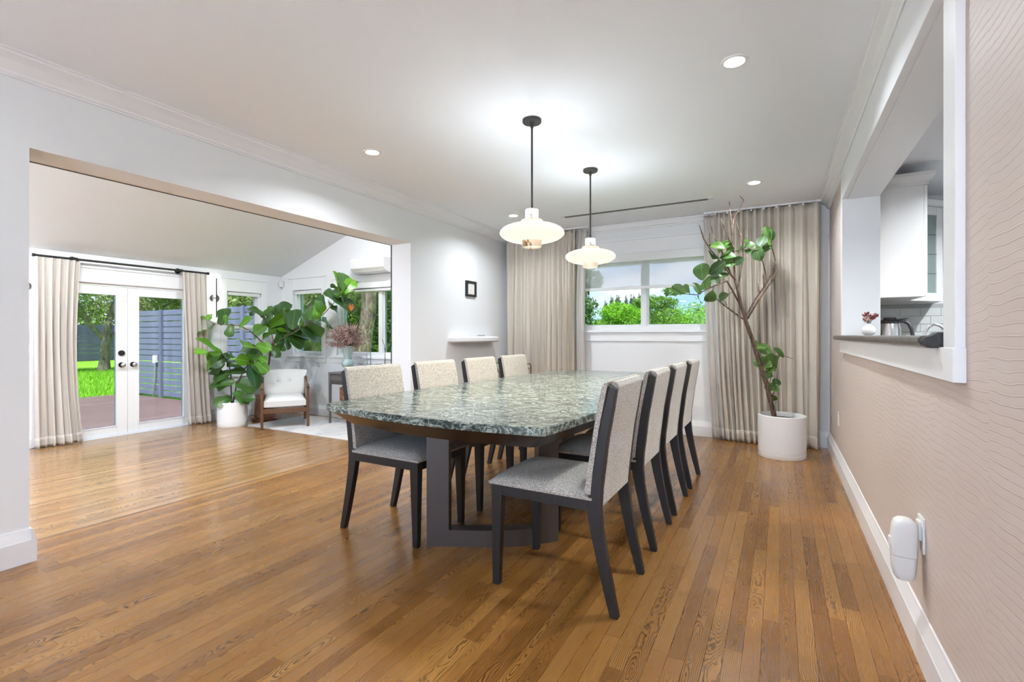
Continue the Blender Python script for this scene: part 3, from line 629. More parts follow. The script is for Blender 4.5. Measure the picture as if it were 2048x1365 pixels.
# ------------------------------------------------------------------ ceiling fittings
LENS = G().tube([(0, 0, -.006), (0, 0, -.001)], .046, 32).mesh('lens', MAT['led'])
RING = G().lathe([(.047, -.001), (.047, -.006), (.060, -.004), (.063, 0), (.06, .0)], n=36).mesh('trim_ring', MAT['white_metal'])
def downlight(x, y, z, label, power, tilt=0.0, group='recessed downlights'):
    t = thing('downlight', label, 'downlight', (x, y, z), 0, group); t.rotation_euler = (0, tilt, 0)
    link('trim_ring', RING, t); link('lens', LENS, t)
    ld = bpy.data.lights.new('downlight_lamp', 'AREA'); ld.shape = 'DISK'; ld.size = .10; ld.energy = power * LAMP; ld.color = DL_COL; ld.spread = math.radians(150)
    lo = bpy.data.objects.new('lamp', ld); COL.objects.link(lo); lo.parent = t; lo.location = (0, 0, -.012)
    if tilt: lo.rotation_euler = (0, .40 - tilt, 0)      # sunroom fill lamps aimed apart from their rings, towards the french doors
    return t
DL_COL = (0.90, 0.955, 1.0); DL = 6.0
downlight(-2.58, 2.57, ZC, 'recessed downlight above the sunroom opening', DL)
downlight(-2.58, 4.69, ZC, 'recessed downlight behind the nearer pendant lamp', DL)
downlight(-.19, 4.69, ZC, 'recessed downlight near the tree and curtain', DL)
downlight(-.19, 2.57, ZC, 'recessed downlight nearest the camera by the wallpapered wall', DL)
for (x, y, q) in ((-2.58, .45, 'left beside'), (-.19, .45, 'right beside'), (-2.58, -1.67, 'left behind'), (-.19, -1.67, 'right behind')):
    downlight(x, y, ZC, 'recessed downlight out of view to the %s the camera' % q, DL * (.12 if x < -1 else .5))
for (x, y, q) in ((-4.6, 0.6, 'front upper'), (-4.6, 2.4, 'middle upper'), (-4.6, 4.2, 'rear upper'), (-5.8, 0.6, 'front lower'), (-5.2, 1.6, 'middle lower')):  # unseen fill lamps added to brighten the sunroom
    downlight(x, y, roofz(x), 'unseen fill lamp added at the %s sunroom slope above the header' % q, 27.0, math.atan(-.355), 'added sunroom fill lamps')
vt = thing('linear_vent', 'long slim slot air vent in the ceiling before the window', 'vent', (-1.36, 5.035, ZC))
G().box(-.80, .80, -.035, .035, -.004, -.0005).build('frame_plate', MAT['white_metal'], vt, .001)
for y in (-.017, .017): G().box(-.75, .75, y - .009, y + .009, -.0056, -.003).build('slot', MAT['slot'], vt)

def pendant(x, y, label):
    t = thing('pendant_lamp', label, 'pendant lamp', (x, y, ZC), 0, 'pendants over the table')
    G().lathe([(.001, 0), (.058, 0), (.058, -.016), (.054, -.020), (.001, -.020)], n=40).build('canopy', MAT['dark_bronze'], t)
    G().tube([(0, 0, -.02), (0, 0, -.56)], .0065, 12).tube([(0, 0, -.02), (0, 0, -.05)], .010, 12).build('stem', MAT['dark_bronze'], t)
    G().lathe([(.001, -.552), (.036, -.552), (.041, -.557), (.041, -.625), (.001, -.625)], n=32).build('marble_cap', MAT['marble_cap'], t)
    G().lathe([(.001, -.620), (.064, -.620), (.070, -.628), (.070, -.655), (.001, -.655)], n=36).build('upper_collar', MAT['alabaster_pale'], t)
    pr = [(.060, -.640)]
    for k in range(17):
        a = PI / 2 - PI * k / 16; pr.append((max(.012, .200 * math.cos(a) ** .85), -.700 + .060 * math.sin(a)))
    pr = [p for p in pr if p[0] >= .055]
    G().lathe(pr, n=64).build('opal_shade', MAT['opal'], t)
    G().lathe([(.056, -.742), (.062, -.742), (.060, -.785), (.056, -.788), (.052, -.785), (.050, -.745)], n=40, close=True).build('lower_collar', MAT['alabaster'] if y < 3 else MAT['alabaster_pale'], t)
    G().tube([(0, 0, -.779), (0, 0, -.772)], .0515, 32).build('diffuser', MAT['opal'], t)
    ld = bpy.data.lights.new('pendant_lamp', 'AREA'); ld.shape = 'DISK'; ld.size = .09; ld.energy = 7.0 * LAMP; ld.color = (1.0, .9, .76)
    lo = bpy.data.objects.new('lamp', ld); COL.objects.link(lo); lo.parent = t; lo.location = (0, 0, -.795)
    for k in range(3):       # unseen cool fill lamps added above the shade to brighten the ceiling
        ld = bpy.data.lights.new('ceiling_fill_lamp', 'AREA'); ld.shape = 'DISK'; ld.size = .05; ld.energy = .42 * LAMP; ld.color = (.82, .91, 1.0); ld.spread = math.radians(160)
        lo = bpy.data.objects.new('lamp', ld); COL.objects.link(lo); lo.parent = t; lo.location = (.155 * math.cos(k * 2.094), .155 * math.sin(k * 2.094), -.648); lo.rotation_euler = (PI, 0, 0)
    return t
pendant(-1.335, 2.665, 'opal glass pendant lamp nearer the camera with brown veined collar')
pendant(-1.325, 3.69, 'opal glass pendant lamp in front of the dining window')

# ------------------------------------------------------------------ dining table
TZ = 0.755
tb = thing('dining_table', 'long green marble dining table with dark bronze pedestal frames', 'dining table', (-1.405, 3.23, 0), math.radians(-2.3))
def boat(inset, n=56):
    hx, hy, bx_, by_ = .662 - inset, 1.487 - inset, .05, .075; r = .05; pts = []
    def side(p, q, bulge, nrm):
        for k in range(n):
            f = k / n; c = 4 * f * (1 - f)
            pts.append((p[0] + (q[0] - p[0]) * f + nrm[0] * bulge * c, p[1] + (q[1] - p[1]) * f + nrm[1] * bulge * c))
    side((-hx, -hy), (hx, -hy), by_, (0, -1)); side((hx, -hy), (hx, hy), bx_, (1, 0)); side((hx, hy), (-hx, hy), by_, (0, 1)); side((-hx, hy), (-hx, -hy), bx_, (-1, 0))
    m_ = len(pts); out_ = []
    for i in range(m_):       # soften the corners
        a, b, c_ = Vector(pts[i - 1]), Vector(pts[i]), Vector(pts[(i + 1) % m_])
        out_.append(tuple((a + b * 2 + c_) / 4))
    return out_
def rim(levels, mat, name):
    g = G(); n = None
    for (z, inset) in levels:
        p = boat(inset); n = len(p); g.v += [(a, b, z) for a, b in p]
    for i in range(len(levels) - 1):
        for k in range(n): g.f.append((i*n+k, i*n+(k+1) % n, (i+1)*n+(k+1) % n, (i+1)*n+k)); g.s.append(False)
    g.f.append(tuple(range(n))); g.s.append(False); g.f.append(tuple((len(levels)-1)*n+k for k in range(n))); g.s.append(False)
    return g.build(name, mat, tb)
rim([(TZ - .036, .004), (TZ - .033, 0.0), (TZ - .004, 0.0), (TZ, .004)], MAT['marble'], 'marble_top')
rim([(TZ - .108, .098), (TZ - .105, .088), (TZ - .044, .022), (TZ - .0365, .018)], MAT['table_rim'], 'bevelled_rim')
def strip_poly(path, th):
    l_, r_ = [], []
    for i, p in enumerate(path):
        a = Vector(path[max(i - 1, 0)]); b = Vector(path[min(i + 1, len(path) - 1)]); d = (b - a).normalized(); n_ = Vector((-d.y, d.x))
        l_.append(tuple(Vector(p))); r_.append(tuple(Vector(p) + n_ * th))
    return l_ + r_[::-1]
# outer bottom edge of the near frame in world, moved into table space
wp = [(-1.638, 2.022), (-1.53, 2.072), (-1.418, 2.128), (-1.35, 2.162), (-1.288, 2.198), (-1.235, 2.234), (-1.181, 2.278), (-1.127, 2.333), (-1.085, 2.375), (-1.05, 2.42)]
inv = Matrix.Rotation(math.radians(2.3), 2)
lp = [tuple(inv @ (Vector(p) - Vector((-1.405, 3.23)))) for p in wp]
for k in range(2):
    q = lp if k == 0 else [(-a, -b) for a, b in lp]
    fr = bpy.data.objects.new('pedestal_frame', None); COL.objects.link(fr); fr.parent = tb
    G().prism(strip_poly(q, .075), 'z', 0.0, .088).build('bottom_bar', MAT['table_wood'], fr)
    G().prism(strip_poly(q, .075), 'z', .565, TZ - .1085).build('top_bar', MAT['table_wood'], fr)
    G().prism(strip_poly(q[:2], .075), 'z', .088, .565).build('post', MAT['table_wood'], fr)
    G().prism(strip_poly(q[-3:], .075), 'z', .088, .565).build('post', MAT['table_wood'], fr)

# ------------------------------------------------------------------ dining chairs
CW = .44
def make_chair():
    t = thing('dining_chair', 'x', 'dining chair', (0, 0, 0), 0, 'dining chairs around the marble table')
    X = lambda a: a - .29
    rear = [(0, 0), (.020, .10), (.044, .22), (.064, .34), (.071, .42), (.068, .50), (.043, .70), (.022, .82), (.008, .905)]
    front = [(.032, 0), (.060, .10), (.090, .22), (.115, .33), (.128, .40), (.122, .48), (.085, .70), (.052, .85), (.036, .922)]
    poly = [(X(a), z) for a, z in rear] + [(X(a), z) for a, z in front[::-1]]
    for s in (-1, 1):
        y0, y1 = (s * CW / 2, s * (CW / 2 - .034)); G().prism(poly, 'y', min(y0, y1), max(y0, y1)).build('rear_leg', MAT['chair_wood'], t, .004)
    for s in (-1, 1):
        o_, i_ = s * CW / 2, s * (CW / 2 - .044); of, jf = s * (CW / 2 - .004), s * (CW / 2 - .034)
        a = [(X(.545), of, 0), (X(.578), of, 0), (X(.578), jf, 0), (X(.545), jf, 0)]; b = [(X(.528), o_, .455), (X(.583), o_, .455), (X(.583), i_, .455), (X(.528), i_, .455)]
        G().hexa(a, b).build('front_leg', MAT['chair_wood'], t, .004)
    g = G()
    for s in (-1, 1):
        o_, i_ = s * CW / 2, s * (CW / 2 - .024); g.box(X(.124), X(.53), min(o_, i_) + (.002 if s < 0 else 0), max(o_, i_) - (.002 if s > 0 else 0), .406, .456)
    g.box(X(.556), X(.58), -CW / 2 + .03, CW / 2 - .03, .406, .456); g.box(X(.135), X(.155), -CW / 2 + .024, CW / 2 - .024, .412, .450)
    g.build('seat_rail', MAT['chair_wood'], t, .002)
    # seat cushion: domed, overhanging the front rail
    def dome(u, v):
        a, b = 2 * u - 1, 2 * v - 1
        e = (1 - abs(a) ** 6) * (1 - abs(b) ** 6)
        return (X(.105 + .49 * u), b * (CW / 2 + .006), .462 + .034 * e ** .5 + .012 * (1 - a * a) * (1 - b * b))
    n_ = 22; g = G().grid(dome, n_, n_)
    rim_i = [i for i in range(n_ + 1)] + [(j) * (n_ + 1) + n_ for j in range(1, n_ + 1)] + [n_ * (n_ + 1) + i for i in range(n_ - 1, -1, -1)] + [j * (n_ + 1) for j in range(n_ - 1, 0, -1)]
    b0 = len(g.v); g.v += [(g.v[i][0] * .985, g.v[i][1] * .985, .452) for i in rim_i]
    m_ = len(rim_i)
    for k in range(m_): g.f.append((rim_i[k], rim_i[(k + 1) % m_], b0 + (k + 1) % m_, b0 + k)); g.s.append(True)
    g.build('seat_cushion', MAT['boucle'], t)
    # back: padded front layer over both stiles, panel between them at the rear, rounded top
    zs = [.475, .56, .65, .74, .83, .89, .918, .932, .936]
    fr_ = [.138, .128, .113, .099, .083, .071, .064, .054, .040]
    mid_ = [.112, .104, .091, .078, .060, .048, .042, .036, .034]
    g = G(); hw = CW / 2 + .003
    pf = [(X(a), z) for a, z in zip(fr_, zs)] + [(X(a), z) for a, z in zip(mid_, zs)][::-1]
    g.prism(pf, 'y', -hw, hw)
    bk = G().prism([(X(.072), .425), (X(.066), .50), (X(.112), .50), (X(.120), .425)][0:1] + [(X(.120), .425), (X(.112), .50), (X(.078), .74), (X(.048), .89), (X(.036), .934), (X(.016), .934), (X(.004), .915), (X(.020), .82), (X(.042), .70), (X(.066), .50)], 'y', -CW / 2 + .0345, CW / 2 - .0345)
    g.build('back_cushion', MAT['boucle'], t, .006, 3); bk.build('rear_panel', MAT['boucle'], t, .005, 2)
    return t
proto = make_chair()
spots = []
names_r = ['dining chair at the near end of the row along the wallpapered wall', 'second dining chair of the row along the wallpapered wall', 'third dining chair of the row along the wallpapered wall', 'farthest dining chair of the row along the wallpapered wall']
names_l = ['dining chair at the near end of the row by the sunroom opening', 'second dining chair of the row by the sunroom opening', 'dining chair in the sunroom-side row below the left end of the floating shelf', 'farthest dining chair of the sunroom-side row beside the brass cart']
for n_, y in zip(names_r, (1.864, 2.541, 3.111, 3.715)): spots.append((-.554 - .29, y + CW / 2 - .006, PI + math.radians(random.uniform(-.6, .6)), n_))
for n_, y in zip(names_l, (1.975, 2.585, 3.185, 3.76)): spots.append((-2.235 + .29, y + CW / 2 - .006, math.radians(random.uniform(-.6, .6)), n_))
for i, (x, y, r, n_) in enumerate(spots):
    o = proto if i == 0 else copy_tree(proto)
    o.location = (x, y, 0); o.rotation_euler = (0, 0, r); o['label'] = 'grey boucle ' + n_

# ------------------------------------------------------------------ left wall: shelf, framed print, opener, brass cart
sh = thing('floating_shelf', 'thick rounded white floating shelf on the left wall', 'shelf', (XL, 4.86, 1.072))
g = G(); pts = []
for k in range(33):
    a = PI * k / 32; pts.append((.205 * math.sin(a) ** .45, -.47 * math.cos(a)))
lv = [(-.034, .03), (-.030, .012), (-.018, .0), (.018, 0), (.030, .012), (.034, .03)]
n_ = len(pts)
for (z, ins) in lv:
    for (a, b) in pts: g.v.append((max(a - ins, 0) if a > .03 else a * .5, b * (1 - ins / .47), z))
for i in range(len(lv) - 1):
    for k in range(n_): g.f.append((i*n_+k, i*n_+(k+1) % n_, (i+1)*n_+(k+1) % n_, (i+1)*n_+k)); g.s.append(True)
g.f.append(tuple(range(n_))); g.s.append(False); g.f.append(tuple((len(lv)-1)*n_+k for k in range(n_))); g.s.append(False)
g.build('shelf_board', MAT['trim'], sh)
op = thing('letter_opener', 'small grey handled letter opener lying on the floating shelf', 'letter opener', (XL + .10, 4.86, 1.1065), math.radians(75))
G().box(-.005, .10, -.011, .011, 0, .016).build('handle', MAT['steel'], op, .004)
G().hexa([(-.20, -.001, .001), (-.005, -.008, .001), (-.005, .008, .001), (-.20, .001, .001)], [(-.20, -.001, .003), (-.005, -.008, .004), (-.005, .008, .004), (-.20, .001, .003)]).build('blade', MAT['steel'], op)
pf = thing('framed_print', 'small black framed print hanging above the floating shelf', 'picture', (XL, 4.832, 1.677))
g = G(); t_ = .026
for (a, b, c_, d_) in ((-.107, .107, .067, .093), (-.107, .107, -.093, -.067), (-.107, -.107 + .03, -.067, .067), (.107 - .03, .107, -.067, .067)): g.box(0, .024, a, b, c_, d_)
g.build('frame', MAT['black_paint'], pf, .002)
G().box(.002, .010, -.077, .077, -.067, .067).build('print', MAT['paper'], pf)
g = G().box(.0102, .0106, -.006, .006, -.020, -.012).box(.0102, .0105, -.05, .05, .028, .0295).box(.0102, .0105, -.05, .05, -.05, -.0485); g.build('print_mark', MAT['ink'], pf)
ca = thing('bar_cart', 'brass tube bar cart in the corner behind the far dining chair', 'bar cart', (-2.86, 4.98, 0))
for s in (-1, 1):
    a = [(s * .22, -.26, .03), (s * .22, -.26, .74), (s * .22, -.235, .775), (s * .22, .235, .775), (s * .22, .26, .74), (s * .22, .26, .03)]
    G().tube(a, .009, 10).build('frame_tube', MAT['brass'], ca)
for z in (.22, .70):
    g = G().box(-.215, .215, -.25, .25, z - .006, z + .006); g.build('shelf', MAT['clear_glass'] if z > .5 else MAT['brass'], ca, .002)
    G().tube([(-.22, -.255, z + .02), (.22, -.255, z + .02)], .006, 8).tube([(-.22, .255, z + .02), (.22, .255, z + .02)], .006, 8).build('guard_rail', MAT['brass'], ca)
for sx in (-1, 1):
    for sy in (-1, 1): G().tube([(sx * .22 - .008, sy * .26, .03), (sx * .22 + .008, sy * .26, .03)], .03, 16).build('wheel', MAT['black_plastic'], ca)

# ------------------------------------------------------------------ right wall fittings
ou = thing('wall_outlet', 'white outlet plate on the wallpaper near the curtain corner', 'outlet', (XR, 4.86, .42))
G().box(-.006, 0, -.036, .036, -.06, .06).build('plate', MAT['white_plastic'], ou, .002)
for z in (-.022, .022): G().box(-.009, -.0055, -.016, .016, z - .015, z + .015).build('socket', MAT['white_plastic'], ou, .002)
ou = thing('wall_outlet', 'white outlet plate holding the plug-in air freshener', 'outlet', (XR, 2.165, .428))
G().box(-.007, 0, -.038, .038, -.06, .06).build('plate', MAT['white_plastic'], ou, .002)
G().box(-.016, -.0065, -.020, .020, -.02, .045).build('socket', MAT['white_plastic'], ou, .002)
af = thing('air_freshener', 'white plug-in air freshener beside the baseboard', 'air freshener', (XR - .018, 2.155, .372))
def rr_body(lv, name, mat):
    g = G(); n_ = 28
    for (z, x0, x1, hy) in lv:
        for k in range(n_):
            a = 2 * PI * k / n_; ca_, sa_ = math.cos(a), math.sin(a)
            g.v.append(((x0 + x1) / 2 + (x1 - x0) / 2 * math.copysign(abs(ca_) ** .55, ca_), hy * math.copysign(abs(sa_) ** .55, sa_), z))
    for i in range(len(lv) - 1):
        for k in range(n_): g.f.append((i*n_+k, i*n_+(k+1) % n_, (i+1)*n_+(k+1) % n_, (i+1)*n_+k)); g.s.append(True)
    g.f.append(tuple(range(n_))); g.s.append(True); g.f.append(tuple((len(lv)-1)*n_+k for k in range(n_))); g.s.append(True)
    return g.build(name, mat, af)
rr_body([(-.0235, -.074, .002, .030), (.02, -.074, .003, .032), (.05, -.073, .003, .032), (.078, -.070, .001, .031), (.094, -.065, -.004, .029), (.103, -.055, -.014, .024), (.107, -.045, -.024, .014)], 'housing', MAT['white_plastic'])
rr_body([(-.111, -.048, -.018, .014), (-.107, -.058, -.010, .022), (-.095, -.066, -.005, .027), (-.065, -.072, -.001, .030), (-.0245, -.073, .001, .0305)], 'refill_cup', MAT['white_plastic'])
G().box(-.079, -.072, -.010, .010, .0, .035).build('dial', MAT['white_plastic'], af, .002)

# ------------------------------------------------------------------ kitchen beyond the pass-through
KYB, KXE = 5.95, 3.2
struct(G().box(XRK, KXE, KYB, KYB + .15, 0, ZC + .1).build('wall_kitchen_back', MAT['wall']), 'white kitchen end wall beyond the pass-through', 'wall')
struct(G().box(KXE, KXE + .15, YF, KYB, 0, ZC + .1).build('wall_kitchen_right', MAT['wall']), 'white far kitchen wall', 'wall')
struct(G().box(XRK, KXE, YF - .15, YF, 0, ZC + .1).build('wall_kitchen_front', MAT['wall']), 'white kitchen wall behind the camera', 'wall')
struct(G().box(XRK - .02, XRK - .0005, YB, KYB, 0, ZC).build('wall_kitchen_left', MAT['wall']), 'short white kitchen wall return', 'wall')
struct(G().box(XRK, KXE, YF, KYB, ZC, ZC + .15).build('ceiling_kitchen', MAT['ceil']), 'white kitchen ceiling', 'ceiling')
struct(G().box(XRK, KXE, YF, KYB, -.1, 0).build('floor_kitchen', MAT['gap']), 'kitchen floor hidden below the sill', 'floor')
for (x, y, q) in ((1.75, 2.6, 'middle'), (1.75, 4.4, 'rear'), (1.75, .6, 'front')):  # fill lamps added out of sight to brighten the kitchen
    downlight(x, y, ZC, 'unseen %s kitchen fill lamp added behind the pass-through header' % q, 24.0, 0, 'added kitchen fill lamps')
# base cabinets with worktop (mostly hidden below the sill)
wt = tag(G().box(XRK + .101, XRK + .62, KY0 + .2, KYB - .012, .88, .92).box(XRK + .62, KXE - .3, KYB - .62, KYB - .012, .88, .92).build('worktop', MAT['sill_stone'], None, .003), 'dark kitchen worktop behind the stone sill', 'worktop')
bc = thing('base_cabinet', 'white base cabinets under the kitchen worktop', 'cabinet', (XRK, 3, 0))
G().box(.10, .58, KY0 + .25 - 3, KYB - 3.005, .08, .878).box(.585, KXE - .35 - XRK, KYB - .58 - 3, KYB - 3.005, .08, .878).build('body', MAT['cab'], bc)
# upper cabinet with end panel facing the dining room, then diagonal corner cabinet with glass door
UZ0, UZ1 = 1.42, 2.28
uc = thing('upper_cabinet', 'white upper cabinet showing its plain end panel', 'cabinet', (XRK + .003, 4.79, UZ0))
G().box(.001, .33, .0, .55, .0, UZ1 - UZ0).build('body', MAT['cab'], uc, .0015)
G().box(.332, .352, .003, .548, .003, UZ1 - UZ0 - .003).build('door', MAT['cab'], uc, .002)
pr = [(0, 0), (.362, 0), (.366, .01), (.392, .05), (.396, .075), (0, .075)]
g = G().box(.0, .362, -.008, .55, UZ1 - UZ0, UZ1 - UZ0 + .03).hexa([(.0, -.010, .89), (.366, -.010, .89), (.366, .55, .89), (0, .55, .89)], [(0, -.040, .93), (.396, -.040, .93), (.396, .55, .93), (0, .55, .93)]).box(0, .396, -.040, .55, .93, .955)
g.build('cornice', MAT['cab'], uc)
dx0, dy0 = XRK + .352, 5.345; dl = .40
dc = thing('corner_cabinet', 'white corner cabinet with a leaded glass door', 'cabinet', (dx0, dy0, UZ0), PI / 4)
inv45 = Matrix.Rotation(-PI / 4, 2)
cor = [inv45 @ (Vector(p) - Vector((dx0, dy0))) for p in ((dx0, dy0), (dx0 + dl * .7071, dy0 + dl * .7071), (dx0 + dl * .7071, KYB - .001), (XRK + .001, KYB - .001), (XRK + .001, dy0))]
G().prism([tuple(p + Vector((0, .022))) if i < 2 else tuple(p) for i, p in enumerate(cor)], 'z', 0, UZ1 - UZ0 - .02).build('body', MAT['cab'], dc)
hgt = UZ1 - UZ0 - .02; s_ = .075
dr = G().box(.002, s_, 0, .02, .002, hgt - .002).box(dl - s_, dl - .002, 0, .02, .002, hgt - .002).box(s_, dl - s_, 0, .02, .002, s_).box(s_, dl - s_, 0, .02, hgt - s_, hgt - .002).build('door', MAT['cab'], dc, .002)
G().box(s_, dl - s_, .008, .014, s_, hgt - s_).build('pane', MAT['cab_glass'], dr)
g = G()
for k in range(1, 4): g.box(s_, dl - s_, .005, .008, s_ + k * (hgt - 2 * s_) / 4 - .003, s_ + k * (hgt - 2 * s_) / 4 + .003)
g.box(dl / 2 - .003, dl / 2 + .003, .005, .008, s_, hgt - s_); g.build('leading', MAT['steel'], dr)
G().box(-.02, dl + .02, -.03, .05, hgt, hgt + .055).build('cornice', MAT['cab'], dc, .006)
# tiled backsplash
bs = G().box(XRK + .001, KXE - .4, KYB - .006, KYB - .001, .92, UZ0).build('backsplash', MAT['grout'])
struct(bs, 'white subway tile backsplash of the kitchen', 'backsplash')
TL = G().box(-.0755, .0755, -.009, 0, -.0370, .0370).mesh('tile', MAT['tile'], .002, 1)
for r_ in range(6):
    for k in range(10):
        x = XRK + .08 + k * .153 + (.0765 if r_ % 2 else 0)
        if x < KXE - .6: link('tile', TL, bs, (x, KYB - .006, .96 + r_ * .0765))
# carafe, faucet and bud vase at the sill
cf = thing('coffee_carafe', 'steel thermal carafe with black lid and handle behind the sill', 'carafe', (.80, 5.0, 1.0), math.radians(-18))
G().lathe([(.001, 0), (.062, 0), (.070, .01), (.071, .17), (.062, .215), (.001, .215)], n=36).build('body', MAT['steel'], cf)
G().lathe([(.001, .215), (.062, .215), (.066, .238), (.050, .244), (.040, .266), (.001, .266)], n=30).build('lid', MAT['black_plastic'], cf)
G().tube([(.05, 0, .235), (.09, 0, .235), (.120, 0, .215), (.140, 0, .165), (.148, 0, .10), (.142, 0, .05)], [.012, .013, .014, .014, .013, .011], 10).build('handle', MAT['black_plastic'], cf)
G().hexa([(.0, -.02, .240), (.11, -.012, .250), (.11, .012, .250), (.0, .02, .240)], [(.0, -.02, .250), (.12, -.012, .262), (.12, .012, .262), (.0, .02, .250)]).build('thumb_lever', MAT['black_plastic'], cf)
G().tube([(-.05, 0, .225), (-.09, 0, .24)], [.02, .012], 10).build('spout', MAT['black_plastic'], cf)
cm = thing('coffee_maker', 'black drip coffee maker base under the carafe', 'coffee maker', (.76, 5.04, .92))
G().box(-.10, .13, -.12, .08, 0, .0795).build('base_plate', MAT['black_plastic'], cm, .008); G().box(-.10, -.055, -.09, .08, .08, .25).build('water_tank', MAT['steel'], cm, .01)
fc = thing('faucet', 'small curved steel faucet spout behind the sill', 'faucet', (.855, 4.22, .92))
G().tube([(0, 0, 0), (0, 0, .17), (.01, 0, .22), (.03, 0, .257), (.06, 0, .275), (.09, 0, .262), (.115, 0, .232)], .0085, 12).build('spout', MAT['steel'], fc)
G().cyl((0, 0), .022, 0, .03, 20).build('base', MAT['steel'], fc); G().tube([(.0, -.02, .06), (.0, -.07, .08)], .007, 8).build('lever', MAT['steel'], fc)

vs_ = thing('bud_vase', 'round white ceramic bud vase on the pass-through sill', 'vase', (.525, 4.0, 1.1195))
G().lathe([(.001, 0), (.022, 0), (.036, .014), (.040, .034), (.034, .054), (.018, .066), (.014, .074), (.017, .080), (.012, .079), (.010, .066), (.001, .05)], n=32).build('body', MAT['ceramic'], vs_)
bq = thing('dried_posy', 'small posy of burgundy and blush flowers in the bud vase', 'flowers', (.525, 4.0, 1.195))
rs = random.Random(4)
for k in range(16):
    a = rs.uniform(0, 2 * PI); r = rs.uniform(.006, .048); h = rs.uniform(.02, .065) * (1.1 - r * 6); p = Vector((r * math.cos(a), r * math.sin(a), h))
    G().tube([(0, 0, -.02), p * .5 + Vector((0, 0, .005)), p], .0012, 5).build('stalk', MAT['stem'], bq)
    g = G()
    for q in range(7):
        b = q * 2.4; d = Vector((math.cos(b) * .7, math.sin(b) * .7, .5 + .2 * (q % 3)))
        e1 = d.orthogonal().normalized() * .009; c_ = p + d * .013
        g.add([p, c_ + e1, p + d * .022, c_ - e1], [(0, 1, 2, 3)], True)
    g.lathe([(.001, -.006), (.006, -.002), (.005, .004), (.001, .006)], c=tuple(p), n=8)
    g.build('bloom', MAT['burgundy'] if k % 3 else MAT['blush'], bq, fix=False)

# ------------------------------------------------------------------ plants
def leaf_mesh(name, mat, prof, curl, fold, wave=0.0, seed=0):
    rs = random.Random(seed); n, m_ = 12, 6; vs_ = []; uv = []
    for j in range(n + 1):
        t = j / n; wd = np.interp(t, [p[0] for p in prof], [p[1] for p in prof])
        ang = curl * t
        cxx = math.sin(ang) / max(curl, 1e-4) if abs(curl) > 1e-3 else t
        czz = (1 - math.cos(ang)) / curl if abs(curl) > 1e-3 else 0
        for i in range(m_ + 1):
            s = 2 * i / m_ - 1
            z = -czz + fold * abs(s) * wd + wave * math.sin(9 * t + (2 if s > 0 else 0)) * abs(s) * .4
            vs_.append((cxx, s * wd, z)); uv.append(((s * wd / .36 + 1) / 2, t))
    fs_ = [(j*(m_+1)+i, j*(m_+1)+i+1, (j+1)*(m_+1)+i+1, (j+1)*(m_+1)+i) for j in range(n) for i in range(m_)]
    me = bpy.data.meshes.new(name); me.from_pydata(vs_, [], fs_); me.polygons.foreach_set('use_smooth', [True] * len(fs_))
    ul = me.uv_layers.new(name='UVMap'); li = [0] * len(me.loops); me.loops.foreach_get('vertex_index', li)
    ul.data.foreach_set('uv', [c for i in li for c in uv[i]]); me.materials.append(mat); me.update(); return me
FID = [(0, .01), (.05, .12), (.14, .19), (.28, .20), (.42, .215), (.6, .28), (.78, .315), (.9, .25), (.97, .13), (1, .0)]
OVA = [(0, .01), (.1, .14), (.3, .27), (.5, .33), (.7, .31), (.87, .20), (.96, .09), (1, 0)]
LV = {k: [leaf_mesh('leaf', MAT[k], FID if k != 'leaf_tree' else OVA, c_, f_, .05, i) for i, (c_, f_) in enumerate(((.35, .25), (.8, .15), (1.2, .3), (.1, .35)))] for k in ('leaf_dark', 'leaf_bright', 'leaf_tree')}
def seg_near(branches, p):
    best = None
    for br in branches:
        for a, b in zip(br[:-1], br[1:]):
            d = b - a; t = max(0, min(1, (p - a).dot(d) / max(d.length_squared, 1e-9))); q = a + d * t
            if best is None or (p - q).length < best[0]: best = ((p - q).length, q, d.normalized())
    return best
def add_leaves(t, branches, specs, scale, kinds, seed, depth_jit, stem_mat):
    rs = random.Random(seed); specs = list(specs)
    if kinds:        # a second tier of leaves a little behind the first
        specs += [(c_ + (c_ - Vector((0, 0, H))).normalized() * rs.uniform(.08, .2) + Vector((rs.uniform(-.07, .07), rs.uniform(-.07, .07), rs.uniform(-.06, .06))), L_ * rs.uniform(.75, 1.0), kd if kd == 'leaf_tree' else 'leaf_dark') for (c_, L_, kd) in specs if rs.random() < kinds]
    org = Vector(t.location); toc = None
    for (c_, L_, kd) in specs:
        c_ = c_ - org; view = (Vector((0, 0, H)) - org - c_).normalized()
        c_ = c_ + view * rs.uniform(-depth_jit, depth_jit)
        L_ = L_ * scale
        dist, q, bd = seg_near(branches, c_)
        d = c_ - q
        if d.length < .012: d = bd.cross(view) * rs.choice((-1, 1)) + Vector((0, 0, .5))
        d = (d.normalized() + Vector((rs.uniform(-.25, .25), rs.uniform(-.25, .25), rs.uniform(-.15, .3)))).normalized()
        base_ = c_ - d * L_ * .5
        nrm = (view * rs.uniform(.6, 1.0) + Vector((rs.uniform(-.7, .7), rs.uniform(-.7, .7), rs.uniform(.1, .9)))).normalized()
        y_ = nrm.cross(d).normalized(); nrm = d.cross(y_).normalized()
        M4 = Matrix((d, y_, nrm)).transposed().to_4x4(); M4.translation = base_
        o = link('leaf', rs.choice(LV[kd]), t)
        o.matrix_local = M4 @ Matrix.Diagonal((L_, L_ * rs.uniform(.85, 1.15), L_, 1))
        G().tube([q, (q + base_) / 2 + Vector((0, 0, .006)), base_ + d * .02], .003, 5).build('leaf_stalk', stem_mat, t)
